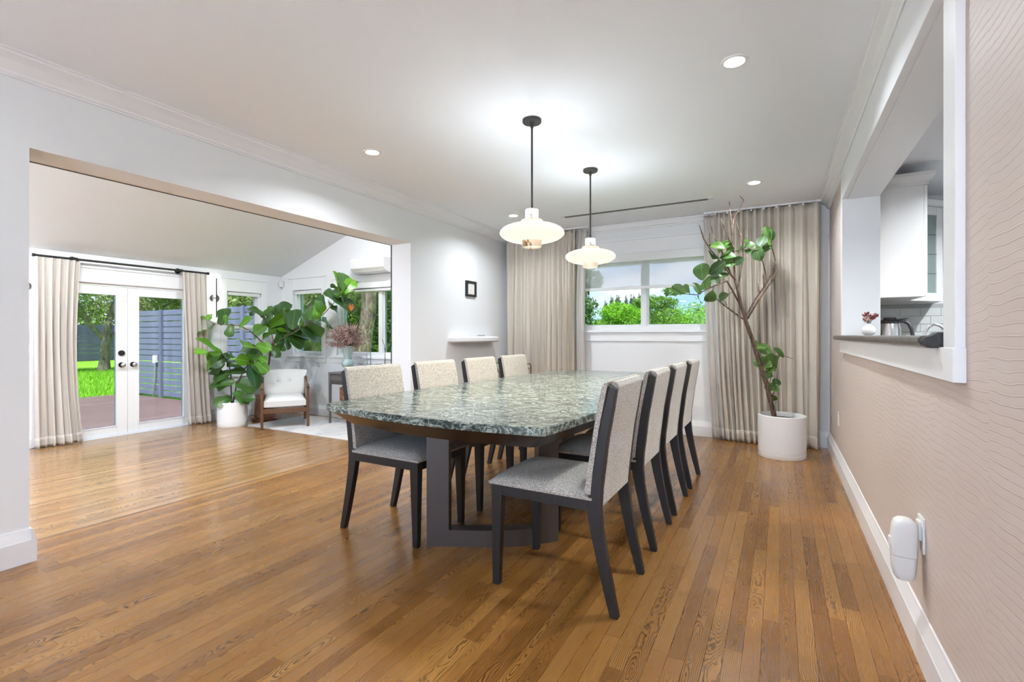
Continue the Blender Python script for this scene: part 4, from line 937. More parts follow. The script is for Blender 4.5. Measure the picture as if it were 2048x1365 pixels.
def white_pot(t, r, h, soil):
    G().lathe([(.001, .0), (r * .985, 0), (r, .006), (r, .048), (r - .004, .050), (r - .004, .053), (r, .055), (r, h - .004), (r - .004, h), (r - .012, h), (r - .014, h - .01), (r - .016, soil)], n=56).build('pot', MAT['pot_white'], t)
    G().lathe([(.001, soil + .012), (r * .6, soil + .008), (r - .017, soil)], n=40).build('soil', MAT['soil'], t)

# dining-room tree
tp = (0.02, 5.13, 0)
t = thing('potted_tree', 'tall leaning bare-branched tree in a white pot by the curtain', 'potted plant', tp)
white_pot(t, .198, .385, .34)
D8 = 4.46
def T(u, v, dd=0): return P(u, v, D8 + dd) - Vector(tp)
def C8(x, y, dd=0): return T(1340 + x / 4.875, 380 + y / 4.875, dd)
trunk = [T(1550, 838), T(1545, 818), T(1533, 768, .02), T(1520, 730, .02), T(1505.5, 683), T(1491, 641, -.02)]
B = [(trunk, [.022, .021, .020, .019, .018, .017]),
 ([C8(740, 1270, -.02), C8(700, 1150, -.03), C8(665, 1000, -.03), C8(635, 880), C8(625, 700), C8(612, 560, .02), C8(605, 380), C8(585, 200, -.02), C8(578, 112)], [.016, .014, .012, .010, .008, .007, .006, .005, .003]),
 ([C8(740, 1240), C8(830, 1070, .04), C8(915, 950, .06), C8(1000, 800, .08), C8(1025, 680, .08), C8(985, 530, .06)], [.009, .008, .0075, .007, .006, .004]),
 ([C8(755, 1260), C8(830, 1130, -.05), C8(920, 990, -.08), C8(1010, 870, -.10), C8(1040, 780, -.10), C8(1020, 715, -.08)], [.009, .008, .0075, .007, .006, .004]),
 ([C8(915, 955, .05), C8(905, 830, .06)], [.006, .005]), ([C8(940, 905, .06), C8(928, 800, .08), C8(910, 720, .08), C8(885, 650, .08)], [.006, .006, .005, .004]), ([C8(870, 1000), C8(858, 910, .02)], [.004, .003]),
 ([C8(690, 1130), C8(640, 1040, -.08), C8(590, 950, -.12), C8(555, 890, -.15), C8(450, 930, -.20), C8(380, 960, -.22), C8(260, 1025, -.26), C8(150, 1015, -.28)], [.010, .009, .008, .007, .006, .005, .004, .003]),
 ([C8(715, 1262), C8(600, 1180, .06), C8(520, 1120, .10), C8(440, 1055, .12)], [.008, .007, .006, .004]), ([C8(555, 1130, .09), C8(535, 1080, .10)], [.004, .003]),
 ([C8(640, 880), C8(560, 790, -.08), C8(460, 660, -.12), C8(400, 590, -.14), C8(330, 480, -.16), C8(310, 420, -.16), C8(285, 340, -.17)], [.009, .008, .007, .006, .006, .005, .003]),
 ([C8(600, 840), C8(520, 650, .05), C8(490, 560, .06), C8(440, 480, .08), C8(400, 350, .08), C8(385, 245, .08)], [.008, .007, .006, .006, .005, .003]),
 ([C8(612, 560), C8(590, 510, -.04), C8(540, 400, -.06), C8(495, 280, -.07)], [.007, .006, .005, .003]),
 ([C8(608, 400), C8(625, 260, .03), C8(690, 170, .03), C8(720, 100, .02), C8(680, 60)], [.006, .005, .004, .0035, .002]),
 ([C8(660, 960), C8(690, 800, .06), C8(712, 650, .08), C8(705, 500, .08), C8(680, 420, .09), C8(650, 310, .09)], [.008, .007, .006, .006, .005, .003]),
 ([C8(690, 465, .09), C8(672, 400, .1)], [.005, .003]), ([C8(400, 600, -.1), C8(385, 480, -.1), C8(388, 420, -.1)], [.005, .005, .003]),
 ([C8(715, 600, .08), C8(760, 580, .05), C8(850, 590, .03)], [.004, .0035, .003]), ([C8(620, 600), C8(720, 580, .05)], [.004, .003]),
 ([T(1523, 738), T(1532, 722), T(1545, 715), T(1562, 711), T(1586, 718)], [.006, .005, .004, .003, .002]), ([T(1534, 778), T(1541, 760), T(1546, 735)], [.005, .004, .003]), ([T(1541, 800), T(1548, 785), T(1553, 772)], [.005, .004, .003])]
for k, (path, rr) in enumerate(B):
    g = G().tube(path, rr, 10 if k < 2 else 7)
    rs = random.Random(k)
    if k > 0:        # leaf-scar nodes along the twigs
        for a, b in zip(path[:-1], path[1:]):
            for q in range(max(1, int((b - a).length / .035))):
                p_ = a.lerp(b, rs.random()); dd_ = Vector((rs.uniform(-1, 1), rs.uniform(-1, 1), rs.uniform(0, 1))) * (rr[0] * .6 + .003); g.tube([p_, p_ + dd_], [rr[-1] * 1.3 + .001, rr[-1] * .6], 5)
    g.build('trunk' if k == 0 else 'branch', MAT['bark'], t)
br = [p for p, _ in B]
sp = [(445,525,120),(510,530,110),(545,540,90),(440,620,125),(590,580,70),(545,630,115),(690,555,100),(765,530,80),(655,695,95),(590,690,120),(475,755,140),(570,750,85),(425,860,125),(380,900,65),(525,835,75),(300,780,140),(320,910,150),(395,1040,120),(500,1040,100),(85,975,115),(160,965,85),(265,960,95),(275,1075,80),(960,450,150),(895,500,105),(930,565,95),(870,580,80),(850,615,115),(765,600,55),(940,410,80),(1000,440,80)]
specs = []
for (x, y, L_) in sp:
    dd = -.26 if x < 320 else (-.1 if x < 480 else (.06 if x > 800 else 0)); specs.append((C8(x, y, dd) + Vector(tp), L_ / 4.875 / FPX * D8 * 1.12, 'leaf_tree'))
for (x, y, L_) in [(895,780,52),(918,800,55),(935,850,75),(962,825,58),(905,857,65),(985,812,45),(945,888,48),(930,915,40),(950,972,55),(958,1010,52),(972,955,40),(880,770,35)]:
    specs.append((T(1140 + x / 2.353, 360 + y / 2.353) + Vector(tp), L_ / 2.353 / FPX * D8 * 1.12, 'leaf_tree'))
add_leaves(t, br, specs, 1.28, .2, 5, .05, MAT['bark'])

# sunroom figs
def C5(x, y, d): return P(390 + x / 4.015, 530 + y / 4.015, d)
fp = Vector((-7.12, 4.27, ZS)); d1 = 7.18
t = thing('potted_fig', 'bright leaved fiddle-leaf fig in a white pot beside the curtain', 'potted plant', fp)
white_pot(t, .198, .355, .31)
B = [[C5(293, 1112, d1), C5(290, 980, d1), C5(288, 880, d1), C5(272, 800, d1 - .05), C5(210, 700, d1 - .1)], [C5(305, 1112, d1), C5(330, 980, d1 + .03), C5(380, 870, d1 + .05), C5(450, 760, d1 + .05), C5(465, 640, d1)]]
B = [[p - fp for p in b] for b in B]
for b in B: G().tube(b, [.011, .010, .009, .008, .005], 8).build('stem', MAT['stem'], t)
sp = [(110,655,185,1),(150,745,165,1),(215,755,140,0),(180,815,125,0),(320,715,120,0),(190,890,150,0),(330,855,130,0),(305,790,100,0),(450,645,165,1),(545,660,115,1),(485,730,140,1),(545,755,85,1),(405,770,120,1),(530,810,135,1),(475,880,190,0),(455,840,120,0),(420,965,160,0),(370,1040,130,0),(240,1082,120,0),(225,945,130,0),(45,700,80,1),(405,1065,120,0),(250,740,110,0),(120,790,110,1)]
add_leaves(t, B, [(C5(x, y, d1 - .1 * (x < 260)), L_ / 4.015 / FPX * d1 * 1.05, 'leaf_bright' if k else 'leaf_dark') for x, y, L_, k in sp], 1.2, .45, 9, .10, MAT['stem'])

fp = Vector((-7.14, 4.80, ZS)); d2 = 7.62
t = thing('potted_fig', 'wide spreading fiddle-leaf fig in a terracotta pot behind the armchair', 'potted plant', fp)
G().lathe([(.001, .02), (.115, .02), (.155, .06), (.150, .12), (.135, .30), (.128, .34), (.142, .35), (.142, .40), (.128, .40), (.120, .36)], n=40).build('pot', MAT['terracotta'], t)
G().lathe([(.001, 0), (.16, 0), (.19, .03), (.185, .035), (.155, .012), (.001, .012)], n=40).build('saucer', MAT['terracotta'], t)
G().lathe([(.001, .368), (.121, .36)], n=30).build('soil', MAT['soil'], t)
B = [[Vector((0, 0, .35)) + fp, C5(590, 960, d2), C5(580, 870, d2), C5(598, 760, d2), C5(602, 690, d2)],
     [C5(602, 690, d2), C5(540, 620, d2 - .1), C5(440, 530, d2 - .25), C5(360, 490, d2 - .3), C5(240, 480, d2 - .35), C5(140, 470, d2 - .4)],
     [C5(602, 690, d2), C5(630, 610, d2), C5(610, 540, d2 + .05), C5(570, 460, d2 + .05), C5(540, 420, d2)],
     [C5(610, 665, d2), C5(650, 620, d2 - .05), C5(780, 550, d2 - .2), C5(920, 470, d2 - .3), C5(1040, 390, d2 - .4), C5(1130, 290, d2 - .45), C5(1165, 230, d2 - .45)]]
B = [[p - fp for p in b] for b in B]
for k, b in enumerate(B): G().tube(b, [.017 - .001 * i for i in range(len(b))] if k == 0 else [max(.012 - .0015 * i, .004) for i in range(len(b))], 8).build('trunk' if k == 0 else 'branch', MAT['bark'], t)
sp = [(95,415,110),(110,530,140),(225,410,130),(400,458,95),(280,520,90),(250,440,60),(500,360,110),(560,370,110),(600,375,115),(680,340,140),(665,450,165),(595,425,95),(515,522,165),(580,570,100),(700,512,150),(690,575,140),(730,410,110),(790,430,150),(740,622,100),(680,605,110),(635,690,100),(665,670,110),(625,715,60),(805,510,125),(850,570,150),(800,610,140),(880,440,120),(915,545,130),(960,490,140),(925,375,130),(985,365,150),(1055,420,160),(1015,290,90),(1085,240,90),(1110,200,135),(1135,130,125),(1165,180,150),(1200,120,125),(1225,170,130),(1205,235,140),(1200,310,170),(1140,350,95),(560,455,100),(640,520,110),(870,500,100),(1080,310,80),(700,650,90),(770,470,110)]
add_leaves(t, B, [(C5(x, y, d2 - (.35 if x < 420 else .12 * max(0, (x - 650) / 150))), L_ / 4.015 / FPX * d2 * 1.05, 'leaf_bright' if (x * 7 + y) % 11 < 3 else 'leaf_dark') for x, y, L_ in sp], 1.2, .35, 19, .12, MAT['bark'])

# ------------------------------------------------------------------ sunroom furniture
ch = thing('armchair', 'off-white tufted armchair with walnut frame and cane sides', 'armchair', (-6.47, 4.67, ZS + .008), math.radians(-34.5)); ch.scale = (1.1, 1.1, 1.06)
# local: +x is the front, y across
for s in (-1, 1):
    y0, y1 = s * .29, s * .255
    G().hexa([(.26, y0, 0), (.30, y0, 0), (.30, y1, 0), (.26, y1, 0)], [(.265, y0, .53), (.305, y0, .53), (.305, y1, .53), (.265, y1, .53)]).build('front_leg', MAT['walnut'], ch, .006)
    G().hexa([(-.37, y0, 0), (-.33, y0, 0), (-.33, y1, 0), (-.37, y1, 0)], [(-.315, y0, .62), (-.275, y0, .62), (-.275, y1, .62), (-.315, y1, .62)]).build('rear_leg', MAT['walnut'], ch, .006)
    ym = (y0 + y1) / 2
    G().tube([(.29, ym, .53), (.25, ym, .562), (.05, ym, .563), (-.12, ym, .575), (-.22, ym, .615), (-.30, ym, .665)], [.020, .021, .021, .021, .020, .017], 10).build('arm_rail', MAT['walnut'], ch)
    G().prism([(.262, .25), (.262, .535), (.05, .545), (-.15, .565), (-.295, .62), (-.325, .25)], 'y', min(ym - .006, ym + .006), max(ym - .006, ym + .006)).build('cane_panel', MAT['cane'], ch)
    G().box(-.32, .262, min(ym - .014, ym + .014), max(ym - .014, ym + .014), .225, .255).build('side_rail', MAT['walnut'], ch, .003)
G().box(.262, .298, -.255, .255, .205, .265).build('front_rail', MAT['walnut'], ch, .004)
def pillow(fn): return fn
def cushion(name, x0, x1, y0, y1, z0, z1, tilt=0, puff=.05, parent=ch):
    g = G(); n_ = 18
    def fn(u, v, top):
        a, b = 2 * u - 1, 2 * v - 1; e = max(0, (1 - a ** 4) * (1 - b ** 4)) ** .5
        zc, hh = (z0 + z1) / 2, (z1 - z0) / 2
        return (x0 + (x1 - x0) * u, y0 + (y1 - y0) * v, zc + (1 if top else -1) * (hh * (.55 + .45 * e) + puff * e * (1 if top else .1)))
    g.grid(lambda u, v: fn(u, v, True), n_, n_); g.grid(lambda u, v: fn(u, v, False), n_, n_)
    N = (n_ + 1) ** 2
    rim_i = [i for i in range(n_ + 1)] + [j * (n_ + 1) + n_ for j in range(1, n_ + 1)] + [n_ * (n_ + 1) + i for i in range(n_ - 1, -1, -1)] + [j * (n_ + 1) for j in range(n_ - 1, 0, -1)]
    m_ = len(rim_i)
    for k in range(m_): g.f.append((rim_i[k], rim_i[(k + 1) % m_], rim_i[(k + 1) % m_] + N, rim_i[k] + N)); g.s.append(True)
    return g.build(name, MAT['linen'], parent)
cushion('seat_cushion', -.26, .285, -.25, .25, .262, .395, puff=.035)
def backfn(u, v, front):
    y = (2 * v - 1) * (.262 + .035 * u); wing = .10 * (2 * v - 1) ** 4 * u
    e = max(0, (1 - (2 * u - 1) ** 6) * (1 - (2 * v - 1) ** 6)) ** .5
    dim = 0
    for bv in (.36, .64): dim += .020 * math.exp(-(((u - .55) / .08) ** 2 + ((v - bv) / .05) ** 2))
    x = -.235 - .14 * u + wing + (.055 * e - dim if front else -.035 * e)
    return (x, y, .385 + .37 * u - .015 * (2 * v - 1) ** 2 * u)
g = G().grid(lambda u, v: backfn(u, v, True), 20, 30); g.grid(lambda u, v: backfn(u, v, False), 20, 30); g.build('back_cushion', MAT['linen'], ch, weld=True)
for bv in (.36, .64):
    p_ = Vector(backfn(.55, bv, True)) + Vector((.002, 0, 0)); G().lathe([(.001, .006), (.008, .004), (.010, 0), (.001, -.003)], n=12).xf(Matrix.Translation(p_) @ Matrix.Rotation(PI / 2, 4, 'Y')).build('tuft_button', MAT['button'], ch)

rg = tag(G().box(-6.90, -4.2, 4.36, 5.40, ZS, ZS + .008).build('area_rug', MAT['rug'], None, .003), 'pale grey and cream rug under the armchair', 'rug')
ZR = ZS + .008
cn = thing('console_table', 'grey fluted console table against the sunroom window wall', 'console table', (-5.36, 5.24, ZS))
G().box(-.62, .62, -.19, .19, .755, .78).build('top', MAT['grey_wood'], cn, .004)
G().box(-.595, .595, -.165, .165, .60, .7545).build('apron_box', MAT['grey_wood'], cn)
SL = G().tube([(0, 0, .605), (0, 0, .75)], .0085, 8).mesh('slat', MAT['grey_wood'])
for k in range(54): link('slat', SL, cn, (-.575 + k * .0217, -.166, 0))
for k in range(14): link('slat', SL, cn, (-.596, -.145 + k * .0217, 0))
for sx in (-1, 1):
    for sy in (-1, 1): G().hexa([(sx*.60-.012, sy*.17-.012, .009), (sx*.60+.012, sy*.17-.012, .009), (sx*.60+.012, sy*.17+.012, .009), (sx*.60-.012, sy*.17+.012, .009)], [(sx*.60-.018, sy*.17-.018, .755), (sx*.60+.018, sy*.17-.018, .755), (sx*.60+.018, sy*.17+.018, .755), (sx*.60-.018, sy*.17+.018, .755)]).build('leg', MAT['grey_wood'], cn)
G().box(-.59, .59, -.16, .16, .30, .318).build('lower_shelf', MAT['grey_wood'], cn, .002)
bk = thing('wicker_basket', 'brown wicker basket on the console shelf', 'basket', (-5.72, 5.22, ZS + .3185))
pr = []
for k in range(9): pr.append((.115 + .018 * math.sin(k / 8 * PI) + (.006 if k % 2 else 0), .24 * k / 8))
G().lathe([(.001, 0)] + pr + [(.10, .24), (.10, .03), (.001, .03)], n=28).build('body', MAT['basket'], bk)
g = G()
for k in range(7): g.lathe([(.134 + .008 * math.cos(a), .02 + k * .033 + .008 * math.sin(a)) for a in [i * PI / 3 for i in range(6)]], n=24, close=True)
g.build('woven_rings', MAT['basket'], bk)
TOPZ = ZS + .78
vz = thing('flower_vase', 'pale celadon gourd vase on the console table', 'vase', (-5.76, 5.23, TOPZ + .0005))
prof = [(.001, 0), (.040, 0), (.042, .012), (.030, .035), (.045, .06), (.078, .09), (.092, .13), (.082, .17), (.056, .195), (.058, .24), (.075, .32), (.088, .40), (.083, .40), (.07, .32), (.05, .22), (.001, .2)]
g = G(); n_ = 40
for (r, z) in prof:
    for k in range(n_):
        a = 2 * PI * k / n_; q = r * (1 + .035 * math.cos(8 * a)); g.v.append((q * math.cos(a), q * math.sin(a), z))
for i in range(len(prof) - 1):
    for k in range(n_): g.f.append((i*n_+k, i*n_+(k+1) % n_, (i+1)*n_+(k+1) % n_, (i+1)*n_+k)); g.s.append(True)
g.build('body', MAT['celadon'], vz)
db = thing('dried_flowers', 'spray of dusty pink dried flowers with one orange bloom in the celadon vase', 'flowers', (-5.76, 5.23, TOPZ + .38))
rs = random.Random(3); stalks = G(); fv, ff, fr = [], [], []
for k in range(230):
    a = rs.uniform(0, 2 * PI); el = rs.uniform(-.05, 1.35); Lk = rs.uniform(.18, .36); d = Vector((math.cos(a) * math.cos(el), math.sin(a) * math.cos(el), math.sin(el)))
    tip = d * Lk + Vector((0, 0, .02)); stalks.tube([(0, 0, -.1), d * .1 + Vector((0, 0, .03)), tip], .0014, 4)
    for q in range(26):
        f = rs.uniform(.45, 1.0); c_ = d * (Lk * f) + Vector((rs.gauss(0, .012), rs.gauss(0, .012), rs.gauss(0, .012) + .02)); s = rs.uniform(.006, .013)
        n1 = Vector((rs.gauss(0, 1), rs.gauss(0, 1), rs.gauss(0, 1))).normalized(); e1 = n1.orthogonal().normalized(); e2 = n1.cross(e1)
        b0 = len(fv); fv += [tuple(c_ - e1 * s), tuple(c_ + e2 * s * .6), tuple(c_ + e1 * s), tuple(c_ - e2 * s * .6)]; ff.append((b0, b0+1, b0+2, b0+3)); fr += [rs.random()] * 4
stalks.build('stalks', MAT['stem'], db)
me = bpy.data.meshes.new('florets'); me.from_pydata(fv, [], ff); at_ = me.attributes.new('leaf_random', 'FLOAT', 'POINT'); at_.data.foreach_set('value', fr); me.materials.append(MAT['dried']); o = link('florets', me, db); o['kind'] = 'stuff'
fan = G()
for k in range(16):
    a = -.95 + 1.3 * k / 15; r = .40; d = Vector((.866 * math.sin(a), .5 * math.sin(a), math.cos(a))); e = Vector((.866 * math.cos(a), .5 * math.cos(a), -math.sin(a))) * .009
    fan.add([Vector((0, 0, .05)), d * r * .75 + e, d * r, d * r * .75 - e], [(0, 1, 2, 3)])
fo = fan.mesh('palm_fan', MAT['blush'], fix=False); o = link('palm_fan', fo, db, (-.03, .05, 0))
G().tube([(.0, 0, 0), (.04, -.01, .30), (.065, -.02, .50), (.09, -.02, .545)], .006, 6).build('bloom_stem', MAT['stem'], db)
G().hexa([(.06, -.03, .515), (.07, -.03, .50), (.07, -.01, .50), (.06, -.01, .515)], [(.215, -.021, .60), (.217, -.021, .598), (.217, -.019, .598), (.215, -.019, .60)]).build('beak_bract', MAT['stem'], db)
g = G()
for k in range(7):
    a = -.55 + .2 * k; d = Vector((math.sin(a), -.1 * (k % 2), math.cos(a))); e = Vector((.012, .0, 0)); b_ = Vector((.085, -.02, .53)); g.add([b_, b_ + d * .07 + e, b_ + d * .14, b_ + d * .07 - e], [(0, 1, 2, 3)])
g.build('orange_petals', MAT['orange'], db, fix=False)
for (x, h_, n_) in ((-5.33, .30, 'left'), (-5.255, .315, 'right')):
    c_ = thing('taper_candle', 'slender slate taper candle on the %s of the pair on the console' % n_, 'candle', (x, 5.20, TOPZ), 0, 'taper candles on the console')
    G().lathe([(.001, 0), (.035, 0), (.035, .006), (.008, .012), (.012, .05), (.009, .05), (.001, .05)], n=20).build('holder', MAT['candle'], c_); G().tube([(0, 0, .0505), (0, 0, h_)], [.009, .006], 12).build('taper', MAT['candle'], c_); G().tube([(0, 0, h_), (.001, 0, h_ + .012)], .001, 4).build('wick', MAT['stem'], c_)
oc = thing('potted_orchid', 'orchid with arching strap leaves at the right of the console', 'potted plant', (-5.0, 5.22, TOPZ))
G().lathe([(.001, 0), (.05, 0), (.068, .10), (.064, .10), (.055, .02)], n=28).build('pot', MAT['pot_white'], oc); G().lathe([(.001, .085), (.062, .085)], n=20).build('soil', MAT['soil'], oc)
OR = leaf_mesh('leaf', MAT['leaf_dark'], [(0, .03), (.3, .13), (.6, .15), (.85, .10), (1, 0)], 1.6, .2)
for k in range(9):
    a = k * 2.399; o = link('leaf', OR, oc, (0, 0, .085)); o.rotation_euler = (0, -.75 - .1 * (k % 3), a); o.scale = (.24, .24, .24)
G().tube([(0, 0, .085), (.01, 0, .30), (-.005, 0, .42), (-.05, 0, .50)], .0035, 6).build('flower_spike', MAT['stem'], oc); G().tube([(.012, 0, .085), (.012, 0, .38)], .003, 6).build('stake', MAT['stem'], oc)

# sconces, sensor, air conditioner, outlet
def sconce(y, label):
    t = thing('wall_sconce', label, 'sconce', (XS, y, 1.70), 0, 'linear wall sconces')
    G().tube([(0, 0, 0), (.025, 0, 0)], .066, 32).build('disc', MAT['dark_bronze'], t)
    G().tube([(.024, 0, 0), (.06, 0, 0)], .010, 12).build('arm', MAT['dark_bronze'], t)
    G().box(.052, .066, -.009, .009, -.305, .31).build('bar', MAT['dark_bronze'], t, .002)
    G().box(.049, .0515, -.007, .007, -.30, .305).build('light_strip', MAT['strip'], t)
sconce(4.36, 'lit linear sconce between the curtain and the narrow window'); sconce(2.17, 'lit linear sconce half hidden by the opening jamb')
ms_ = thing('motion_sensor', 'small white motion sensor in the sunroom corner', 'sensor', (XS + .05, YS - .05, 2.02), math.radians(-45))
G().prism([(-.03, -.02), (.03, -.02), (.034, 0), (.0, .045), (-.034, 0)], 'z', -.05, .05).build('housing', MAT['white_plastic'], ms_, .004); G().box(-.02, .02, -.024, -.0195, -.03, .01).build('lens', MAT['ceramic'], ms_, .002)
ac = thing('air_conditioner', 'white wall-mounted split air conditioner above the wide window', 'air conditioner', (-5.47, YS, 2.07))
pr = [(0, 0), (-.10, .0), (-.17, .03), (-.205, .075), (-.21, .20), (-.19, .225), (0, .235)]
G().prism(pr, 'x', -.35, .35).build('housing', MAT['white_plastic'], ac, .012, 3)
G().hexa([(-.30, -.104, -.003), (.30, -.104, -.003), (.30, -.168, .024), (-.30, -.168, .024)], [(-.30, -.104, .003), (.30, -.104, .003), (.30, -.168, .030), (-.30, -.168, .030)]).build('louver', MAT['trim'], ac, .001)
G().box(-.33, .33, -.2, -.19, .066, .070).build('front_seam', MAT['grout'], ac)
ou = thing('wall_outlet', 'white outlet plate on the sunroom wall beside the console', 'outlet', (-6.68, YS, .185))
G().box(-.036, .036, -.006, 0, -.06, .06).build('plate', MAT['white_plastic'], ou, .002); G().box(-.016, .016, -.009, -.0055, -.035, .035).build('socket', MAT['ceramic'], ou, .002)

# ------------------------------------------------------------------ outdoors
ZG = -.42
lw = struct(G().box(-120, 60, -60, 140, ZG - .3, ZG).build('ground', MAT['lawn']), 'bright green lawn outside the french doors', 'lawn')
dk = struct(G().box(-14.2, XS - .2, -4, 5.93, ZG, -.375).build('deck', MAT['gap']), 'reddish timber deck outside the french doors', 'deck')
DP = G().box(-.067, .067, -.5, .5, -.025, 0).mesh('plank', MAT['deck'])
for k in range(46):
    for (a, b) in ((-4, .6), (.605, 5.93)):
        o = link('plank', DP, dk, (-8.02 - k * .14, (a + b) / 2, -.35)); o.scale = (1, b - a, 1)
g = G().box(-14.22, -14.16, -4, 5.93, ZG, -.352); g.build('fascia_board', MAT['deck'], dk)
struct(G().box(-30, 20, -50, YSN - .25, ZG, ZG + .03).build('bounce_slab', MAT['bounce_slab']), 'unseen pale concrete slab added to bounce daylight indoors', 'bounce_slab')  # out-of-view reflector slab added to throw sunlight up onto the ceilings
# slatted side fence
fe = thing('slat_fence', 'blue-grey horizontal slat fence beside the deck', 'fence', (-8.0, 5.99, -.35))
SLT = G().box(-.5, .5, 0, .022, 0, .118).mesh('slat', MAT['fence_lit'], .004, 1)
for b in range(4):
    x0, x1 = -1.6 * b - 1.6 + .048, -1.6 * b - .048
    for k in range(15): 
        o = link('slat', SLT, fe, ((x0 + x1) / 2, random.uniform(-.003, .003), .035 + k * .1365)); o.scale = (x1 - x0 + .09, 1, 1); o.rotation_euler = (0, random.uniform(-.002, .002), 0)
for b in range(5): G().box(-1.6 * b - .045, -1.6 * b + .045, -.05, -.004, 0, 2.075).build('post', MAT['fence_lit'], fe, .004)
ob = thing('outlet_box', 'grey weatherproof outlet box with conduit on the slat fence', 'outlet box', (-13.02, 5.985, .55))
G().box(-.05, .05, -.075, -.005, -.09, .09).build('box', MAT['white_plastic'], ob, .01); G().tube([(0, -.03, -.09), (-.01, -.03, -.4), (-.05, -.04, -.72), (-.08, -.05, -.90)], .018, 8).build('conduit', MAT['steel'], ob)
# far fence behind the lawn
ff_ = thing('board_fence', 'dark slate board fence at the far side of the lawn', 'fence', (-36, 0, ZG))
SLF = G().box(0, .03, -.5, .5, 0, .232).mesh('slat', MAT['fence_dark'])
for b in range(8):
    for k in range(9): o = link('slat', SLF, ff_, (random.uniform(-.01, .01), 2 + b * 4, .02 + k * .238)); o.scale = (1, 3.98, 1)
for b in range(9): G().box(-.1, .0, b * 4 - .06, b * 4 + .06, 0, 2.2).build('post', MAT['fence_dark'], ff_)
po = tag(G().tube([(-35.2, 14.2, ZG), (-35.2, 14.2, 1.6)], .06, 10).build('lawn_post', MAT['white_metal']), 'slim pale post standing before the far fence', 'post')

def blades(name, x0, x1, y0, y1, n, h, parent=None):
    xs = rng.uniform(x0, x1, n); ys = rng.uniform(y0, y1, n); a = rng.uniform(0, 2 * PI, n); hh = rng.uniform(.5, 1.2, n) * h; w_ = h * .10
    v = np.zeros((n, 3, 3)); v[:, 0] = np.stack([xs - w_ * np.cos(a), ys - w_ * np.sin(a), np.full(n, ZG)], 1); v[:, 1] = np.stack([xs + w_ * np.cos(a), ys + w_ * np.sin(a), np.full(n, ZG)], 1)
    v[:, 2] = np.stack([xs + rng.normal(0, .4, n) * h, ys + rng.normal(0, .4, n) * h, ZG + hh], 1)
    me = bpy.data.meshes.new(name); me.from_pydata(v.reshape(-1, 3).tolist(), [], np.arange(3 * n).reshape(-1, 3).tolist())
    at_ = me.attributes.new('leaf_random', 'FLOAT', 'POINT'); at_.data.foreach_set('value', np.repeat(rng.random(n), 3)); me.materials.append(MAT['fol_bright']); o = link(name, me, parent); o['kind'] = 'stuff'; return o
tag(blades('grass', -27, -14.3, 3.0, 11.5, 26000, .13), 'long bright grass blades of the lawn beyond the deck', 'grass', kind='stuff')

def foliage(parent, name, blobs, n, size, mat, seed, shell=.55, aspect=.5):
    r = np.random.default_rng(seed); vol = np.array([b[1][0] * b[1][1] * b[1][2] for b in blobs]); cnt = np.maximum((n * vol ** .7 / (vol ** .7).sum()).astype(int), 1)
    C_ = []
    for (c_, rad), k in zip(blobs, cnt):
        d = r.normal(size=(k, 3)); d /= np.linalg.norm(d, axis=1)[:, None]; q = (shell + (1 - shell) * r.random(k) ** .7) * (1 + .18 * np.sin(5 * d[:, 0] + 3 * d[:, 2] + c_[0]) * np.sin(4 * d[:, 1] + 2))
        C_.append(np.array(c_) + d * q[:, None] * np.array(rad))
    C_ = np.concatenate(C_); k = len(C_)
    nn = r.normal(size=(k, 3)) + [0, 0, .5]; nn /= np.linalg.norm(nn, axis=1)[:, None]; e = r.normal(size=(k, 3)); e -= (e * nn).sum(1)[:, None] * nn; e /= np.linalg.norm(e, axis=1)[:, None]; f = np.cross(nn, e)
    s = size * r.uniform(.6, 1.3, k)[:, None]
    V = np.stack([C_ - e * s, C_ + f * s * aspect - e * s * .1, C_ + e * s, C_ - f * s * aspect - e * s * .1], 1).reshape(-1, 3)
    me = bpy.data.meshes.new(name); me.from_pydata(V.tolist(), [], np.arange(4 * k).reshape(-1, 4).tolist())
    at_ = me.attributes.new('leaf_random', 'FLOAT', 'POINT'); at_.data.foreach_set('value', np.repeat(r.random(k), 4)); me.materials.append(mat); o = link(name, me, parent); o['kind'] = 'stuff'; return o
def tree(name, label, loc, trunk, limbs, blobs, n, size, mat, seed, group=None, aspect=.5, shell=.55, cat='tree'):
    t = thing(name, label, cat, loc, 0, group)
    if trunk: G().tube(trunk[0], trunk[1], 14).build('trunk', MAT['bark_out'], t)
    for p, r in limbs: G().tube(p, r, 9).build('limb', MAT['bark_out'], t)
    if n: foliage(t, 'foliage', blobs, n, size, mat, seed, shell, aspect)
    return t
